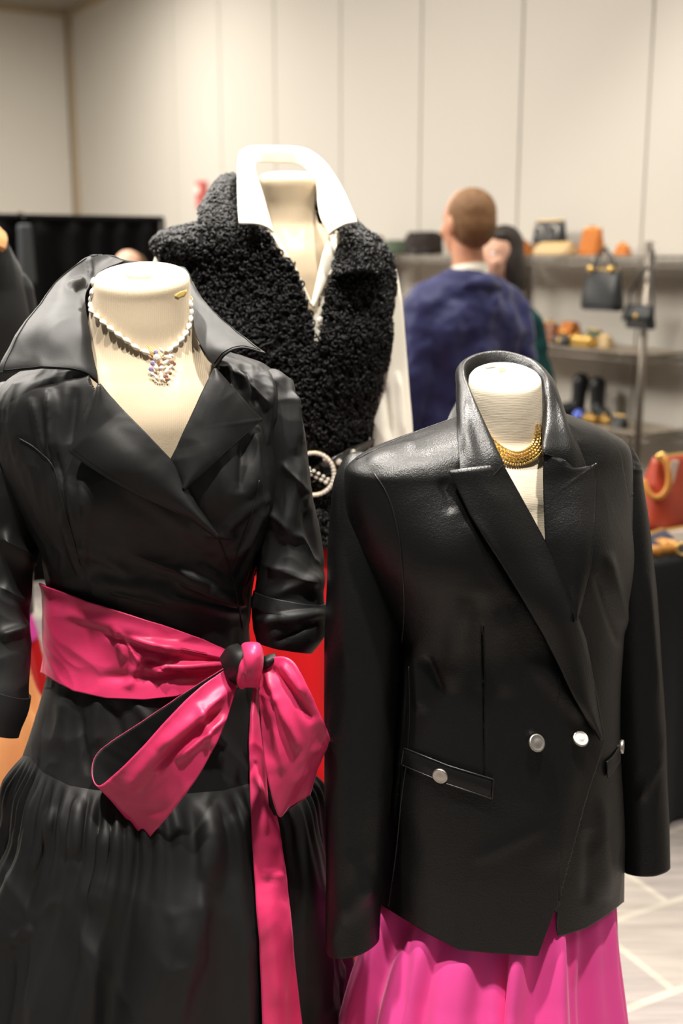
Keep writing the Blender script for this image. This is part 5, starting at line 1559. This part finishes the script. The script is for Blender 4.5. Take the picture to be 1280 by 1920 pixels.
zt = SH_Z[0]
# top shelf
def hat(label, p, m, crown, brim, hgt, squash=1.0, yaw=0.0):
    root = empty('felt_hat', p, label, 'hat', 'hats on the wire shelf')
    R_ = Matrix.Rotation(yaw, 3, 'Z')
    MB().lathe([(crown * .98, 0), (crown, .01), (crown * .94, hgt * .5), (crown * .82, hgt * .9), (crown * .6, hgt), (crown * .3, hgt * .93), (.004, hgt * .9)], p, 28, R_, 1, squash).build('crown', m, root)
    pr = [(crown * .96, .004), (brim * .9, .001), (brim, .012), (brim * .99, .016), (brim * .9, .006), (crown * .98, .010)]
    MB().lathe(pr, p, 36, R_, 1, squash).build('brim', m, root)
    MB().lathe([(crown * .995, .008), (crown * 1.02, .009), (crown * .995, .034), (crown * .97, .034)], p, 28, R_, 1, squash).build('hat_band', m, root)
hat('brown felt hat on the top shelf, next to the curly vest', shelf_pt(700, zt, .2), LBR, .075, .10, .115)
hat('dark green felt hat with a wide brim on the top shelf', shelf_pt(742, zt, .14), LGR, .08, .112, .085, 1.0, ROTW)
root = empty('fur_hat', shelf_pt(794, zt, .12), 'dark brown fur hat on the top shelf beside the man', 'hat', 'hats on the wire shelf')
hp_ = shelf_pt(794, zt, .12)
g = loft([[hp_.z + .125, hp_.x, hp_.y, .02, 1, 2, 0], [hp_.z + .12, hp_.x, hp_.y, .085, 1, 2, 0], [hp_.z + .09, hp_.x, hp_.y, .105, 1, 2, 0], [hp_.z + .03, hp_.x, hp_.y, .112, 1, 2, 0], [hp_.z + .001, hp_.x, hp_.y, .10, 1, 2, 0]], 60, 40)
g.push(.008 * vnoise(g.V * 60)); g.mesh('fur_crown', color_mat('dark_fur', (44, 34, 30), .8), root, cap=True)
MB().lathe([(.100, .002), (.108, .004), (.110, .03), (.102, .032)], hp_, 30).build('hat_band', LBK, root)

YW = ROTW + math.pi      # bags face the viewer along the shelf
handbag('cognac suede clutch lying on the top shelf beside the dark-haired person', shelf_pt(968, zt), YW, .18, .07, .09, LOR, .85, 'none', flap=True)
handbag('low straw pouch under the ringed black bag on the top shelf', shelf_pt(1040, zt, .085), YW, .25, .055, .12, LTN, .9, 'none')
pb_ = shelf_pt(1029, zt, .19); pb_.z += .05
MB0 = MB().box(shelf_pt(1030, zt, .22) + Vector((0, 0, .026)), (.26, .10, .05), Matrix.Rotation(YW, 3, 'Z')).build('shoe_box', color_mat('kraft_card', (170, 140, 100), .9), None, smooth=False, bev=.004)
MB().box(shelf_pt(1030, zt, .22) + Vector((0, 0, .046)), (.264, .104, .016), Matrix.Rotation(YW, 3, 'Z')).build('lid', color_mat('kraft_lid', (160, 130, 92), .9), MB0, smooth=False, bev=.003)
tag(MB0, 'flat brown card box under the ringed black bag', 'box')
handbag('black bag with two round metal rings on the top shelf', shelf_pt(1029, zt, .22) + Vector((0, 0, .05)), YW, .215, .115, .08, LBK, .95, 'none', rings=True)
handbag('cognac suede bag with an upright square shape on the top shelf', shelf_pt(1108, zt, .14), YW, .125, .12, .08, LOR, .95, 'one', hh=.03)
handbag('tiny cognac purse at the end of the top shelf', shelf_pt(1166, zt, .12), YW, .085, .045, .05, LOR, .8, 'one', hh=.03)
# middle shelf
zm = SH_Z[1]
handbag('rust brown slouchy bag on the middle shelf beside the man', shelf_pt(1030, zm), YW, .13, .095, .09, LBR, .7, 'one', hh=.03)
handbag('cognac suede bag next to the slouchy brown bag on the middle shelf', shelf_pt(1070, zm, .18), YW, .12, .10, .09, LOR, .7, 'none', flap=True)
handbag('flat black clutch in front of the brown bags on the middle shelf', shelf_pt(1055, zm, .05), YW, .10, .045, .05, LBK, .9, 'none', flap=True)
def minaudiere(label, p, m, w, h):
    root = empty('evening_clutch', p, label, 'clutch', 'metal evening clutches')
    L, R_ = frame(p, YW)
    MB().box(L(0, 0, h / 2), (w, .05, h), R_).build('body', m, root, smooth=False, bev=.012)
    MB().box(L(0, 0, h * .72), (w * 1.01, .053, .006), R_).build('frame_rim', M['gold'], root, smooth=False)
    MB().ball(L(0, 0, h + .006), .008, 8).build('clasp', M['gold'], root)
minaudiere('bright gold evening clutch on the middle shelf, next to the black clutch', shelf_pt(1081, zm, .07), M['gold'], .075, .05)
minaudiere('bright gold evening clutch on the middle shelf, under the hanging black handbag', shelf_pt(1100, zm, .07), M['gold'], .075, .05)
handbag('dark green pouch behind the gold clutches on the middle shelf', shelf_pt(1112, zm, .2), YW, .12, .07, .08, LGR, .7, 'none')
handbag('straw pouch at the open end of the middle shelf', shelf_pt(1132, zm, .12), YW, .10, .055, .07, LTN, .7, 'none')
handbag('rust brown purse on the middle shelf between the curly vest and the man', shelf_pt(744, zm, .12), YW, .14, .10, .09, LRD, .8, 'one', hh=.03)
handbag('straw pouch lying beside the rust brown purse', shelf_pt(765, zm, .08), YW, .16, .06, .08, LTN, .8, 'none')
# low shelf
zl = SH_Z[2]
def boot(label, p, hgt, yaw):
    root = empty('ankle_boot', p, label, 'boot', 'black boots on the low shelf')
    L, R_ = frame(p, yaw)
    mb = MB().limb([L(0, .0, .045), L(0, .005, hgt * .6), L(0, .01, hgt)], [.036, .038, .044], n=14); mb.limb([L(0, 0, .042), L(0, -.06, .036), L(0, -.13, .026)], [.036, .032, .022], n=14)
    mb.build('shaft', LBK, root, remesh=.006)
    s_ = MB().box(L(0, -.055, .006), (.062, .19, .012), R_).build('sole', M['shoe'], root, smooth=False, bev=.004)
    MB().box(L(0, .018, .018), (.05, .045, .036), R_).build('heel', M['shoe'], s_, smooth=False, bev=.003)
boot('black ankle boot on the low shelf behind the blue glass ball', shelf_pt(1082, zl, .18), .17, YW - .5)
boot('slim black ankle boot on the low shelf behind the post', shelf_pt(1118, zl, .2), .16, YW + 1.2)
bp_ = shelf_pt(1084, zl, .05)
ro = empty('glass_ornament', bp_, 'small blue glass ball ornament on the low shelf', 'ornament')
MB().ball(bp_ + Vector((0, 0, .030)), .028, 14).build('ball', LBL, ro); MB().lathe([(.016, 0), (.018, .003), (.012, .008), (.010, .010)], bp_, 16).build('foot_ring', M['gold'], ro)
minaudiere('dull gold evening clutch on the low shelf', shelf_pt(1106, zl, .07), M['old_gold'], .10, .04)
minaudiere('long gold evening clutch on the low shelf beside the black purse', shelf_pt(1132, zl, .10), M['old_gold'], .10, .035)
handbag('small black purse at the end of the low shelf', shelf_pt(1160, zl, .08), YW, .085, .055, .06, LBK, .85, 'one', hh=.02)

# hanging bags
def hang(px, py, dn):
    t = .0
    for _ in range(60):
        q = S0 + DV * t - NV * dn; X, _y = proj((q.x, q.y, 1.3)); t += (float(X) - px) * .004
    q = S0 + DV * t - NV * dn
    D_ = q.y
    return P(px, py, D_)
hb = hang(1128, 582, .06)
hbag = handbag('black leather handbag with gold fittings hanging from the shelf front by its handles', hb, YW, .235, .175, .08, LBK, .84, 'none', group='handbags hanging from the shelf')
L, R_ = frame(hb, YW)
for sgn in (-1, 1):
    hk = hang(1132, 474, .02)
    strap_to(hbag, [L(-.06, sgn * .012, .17), L(-.05, sgn * .012, .21), hk + Vector((0, 0, .012)) + R_ @ Vector((-.012, sgn * .006, 0)), hk + Vector((0, 0, .012)) + R_ @ Vector((.012, sgn * .006, 0)), L(.05, sgn * .012, .21), L(.06, sgn * .012, .17)], .0045, LBK, 'handle')
for sx in (-1, 1):
    MB().lathe([(.003, -.005), (.016, -.004), (.016, .004), (.003, .006)], L(sx * .062, -.024, .178), 14, R_ @ Matrix.Rotation(math.pi / 2, 3, 'X')).build('fitting', M['gold'], hbag)
MB().tube([hk + NV * .02 + Vector((0, 0, .03)), hk - NV * .012 + Vector((0, 0, .02)), hk - NV * .012 + Vector((0, 0, .006)), hk + Vector((0, 0, .0))], .003, 6).build('hook', M['chrome'], hbag)
cbp = hang(1200, 616, .05)
cb = handbag('small black flap bag hanging from the shelf corner by a long strap', cbp, YW - .12, .17, .095, .05, LBK, .96, 'none', flap=True, group='handbags hanging from the shelf')
L, R_ = frame(cbp, YW - .12)
ck = hang(1219, 470, .02)
strap_to(cb, [L(.078, 0, .09), L(.068, 0, .15), ck + Vector((.004, 0, -.05)), ck + Vector((0, 0, .012)), ck + Vector((.012, 0, -.04)), L(-.072, 0, .16), L(-.078, 0, .09)], .005, LBK)
MB().tube([ck + NV * .02 + Vector((0, 0, .03)), ck - NV * .01 + Vector((0, 0, .03)), ck + Vector((0, 0, .004))], .003, 6).build('hook', M['chrome'], cb)

# ================================================================== table with a black cloth
M['cloth'] = mat('black_tablecloth', srgb(28, 30, 31), .9, spec=.15, sheen=.1, bumps=(('noise', 300, .3, .001),))
tc0 = ground(1188, 1562)
TZ = .765
def tb(u, v, z): return tc0 + NV * u + DV * v + Vector((0, 0, z))
tbl = empty('folding_table', tb(.9, .38, 0), 'folding table under a black cloth beside the leather blazer', 'table')
MB().add([tb(u, v, z) for z in (TZ - .03, TZ - .002) for u, v in ((.02, .02), (1.8, .02), (1.8, .74), (.02, .74))], [(0, 3, 2, 1), (4, 5, 6, 7), (0, 1, 5, 4), (1, 2, 6, 5), (2, 3, 7, 6), (3, 0, 4, 7)]).build('tabletop', color_mat('table_laminate', (190, 180, 165), .5), tbl, smooth=False)
for u, v in ((.12, .1), (1.7, .1), (1.7, .66), (.12, .66)):
    MB().tube([tb(u, v, 0), tb(u, v, TZ - .03)], .014, 10).build('leg', M['steel_dark'], tbl)
# cloth: flat top and folded skirt
per = []
def rect_pt(s_):
    W_, H_ = 1.82, .76; s_ = s_ % (2 * (W_ + H_))
    if s_ < W_: return s_, 0
    s_ -= W_
    if s_ < H_: return W_, s_
    s_ -= H_
    if s_ < W_: return W_ - s_, H_
    return 0, H_ - (s_ - W_)
n = 360; V = []; Fc = []
for i, (z, sp) in enumerate(((TZ + .001, -.02), (TZ + .001, 0), (TZ - .012, .008), (TZ - .1, .012), (TZ - .4, .02), (.012, .028))):
    for k in range(n):
        s_ = 5.16 * k / n; u, v = rect_pt(s_)
        cu, cv = u - .91, v - .38
        w = .012 * math.sin(s_ * 24 + 2 * math.sin(s_ * 5)) * (TZ - z) / TZ if i > 2 else 0
        du = math.copysign(1, cu) if abs(abs(cu) - .91) < 1e-6 else 0; dv = math.copysign(1, cv) if abs(abs(cv) - .38) < 1e-6 else 0
        V.append(tb(u + du * (sp + w), v + dv * (sp + w), z))
for i in range(5):
    for k in range(n): Fc.append((i * n + k, i * n + (k + 1) % n, (i + 1) * n + (k + 1) % n, (i + 1) * n + k))
Fc.append(tuple(range(n)))
tag(mk('tablecloth', V, Fc, M['cloth']), 'black cloth covering the table of leather goods', 'tablecloth')

def on_table(px, py):
    q = ground(px, py, TZ + .003); return q
# rust satchel
sp_ = on_table(1262, 985)
sat = handbag('large rust leather satchel with a honey handle on the black table', sp_, math.atan2(NV.y, NV.x), .30, .21, .14, LRD, .62, 'none', group='leather goods on the table')
L, R_ = frame(sp_, math.atan2(NV.y, NV.x))
pts = [P(x, y, sp_.y - d_) for x, y, d_ in ((1236, 856, .07), (1247, 862, .085), (1254, 885, .095), (1252, 912, .10), (1240, 930, .10), (1224, 932, .095), (1212, 918, .085), (1206, 900, .07))]
strap_to(sat, pts, .0095, LHD, 'handle')
MB().ball(P(1240, 858, sp_.y - .075), (.018, .012, .016), 10).build('handle_ring', M['gold'], sat)
MB().box(P(1261, 884, sp_.y - .10), (.020, .004, .066), Matrix.Rotation(.18, 3, 'Y')).build('price_tag', M['white'], sat, smooth=False, bev=.002)
q = on_table(1225, 1022)
handbag('navy flat clutch on the black table before the satchel', q, math.atan2(NV.y, NV.x) + .3, .13, .035, .10, LNV, .8, 'none', group='leather goods on the table')
q = on_table(1262, 1012)
handbag('grey flat clutch on the black table under the satchel', q, math.atan2(NV.y, NV.x), .12, .03, .08, color_mat('grey_leather', (196, 182, 168), .5), .85, 'none', group='leather goods on the table')
bq = on_table(1236, 1038)
bel = empty('leather_belt', bq, 'coiled honey leather belt with a gold buckle on the black table', 'belt')
L, R_ = frame(bq, 0)
V = []; Fc = []
N_ = 60
for i in range(N_):
    a = i / N_ * 3.6 * math.pi; r = .035 + .0035 * a
    for z in (0, .028): V.append(L(-.02 + r * 1.2 * math.cos(a), .02 + r * .8 * math.sin(a), z))
for i in range(N_ - 1): Fc.append((2 * i, 2 * i + 2, 2 * i + 3, 2 * i + 1))
solid(mk('strap', V, Fc, LHD, bel), .003, 0)
MB().tube([L(.055 + .018 * math.cos(a), -.02, .018 + .016 * math.sin(a)) for a in np.linspace(0, 6.28, 17)[:-1]], .004, 8, closed=True).build('buckle', M['gold'], bel)
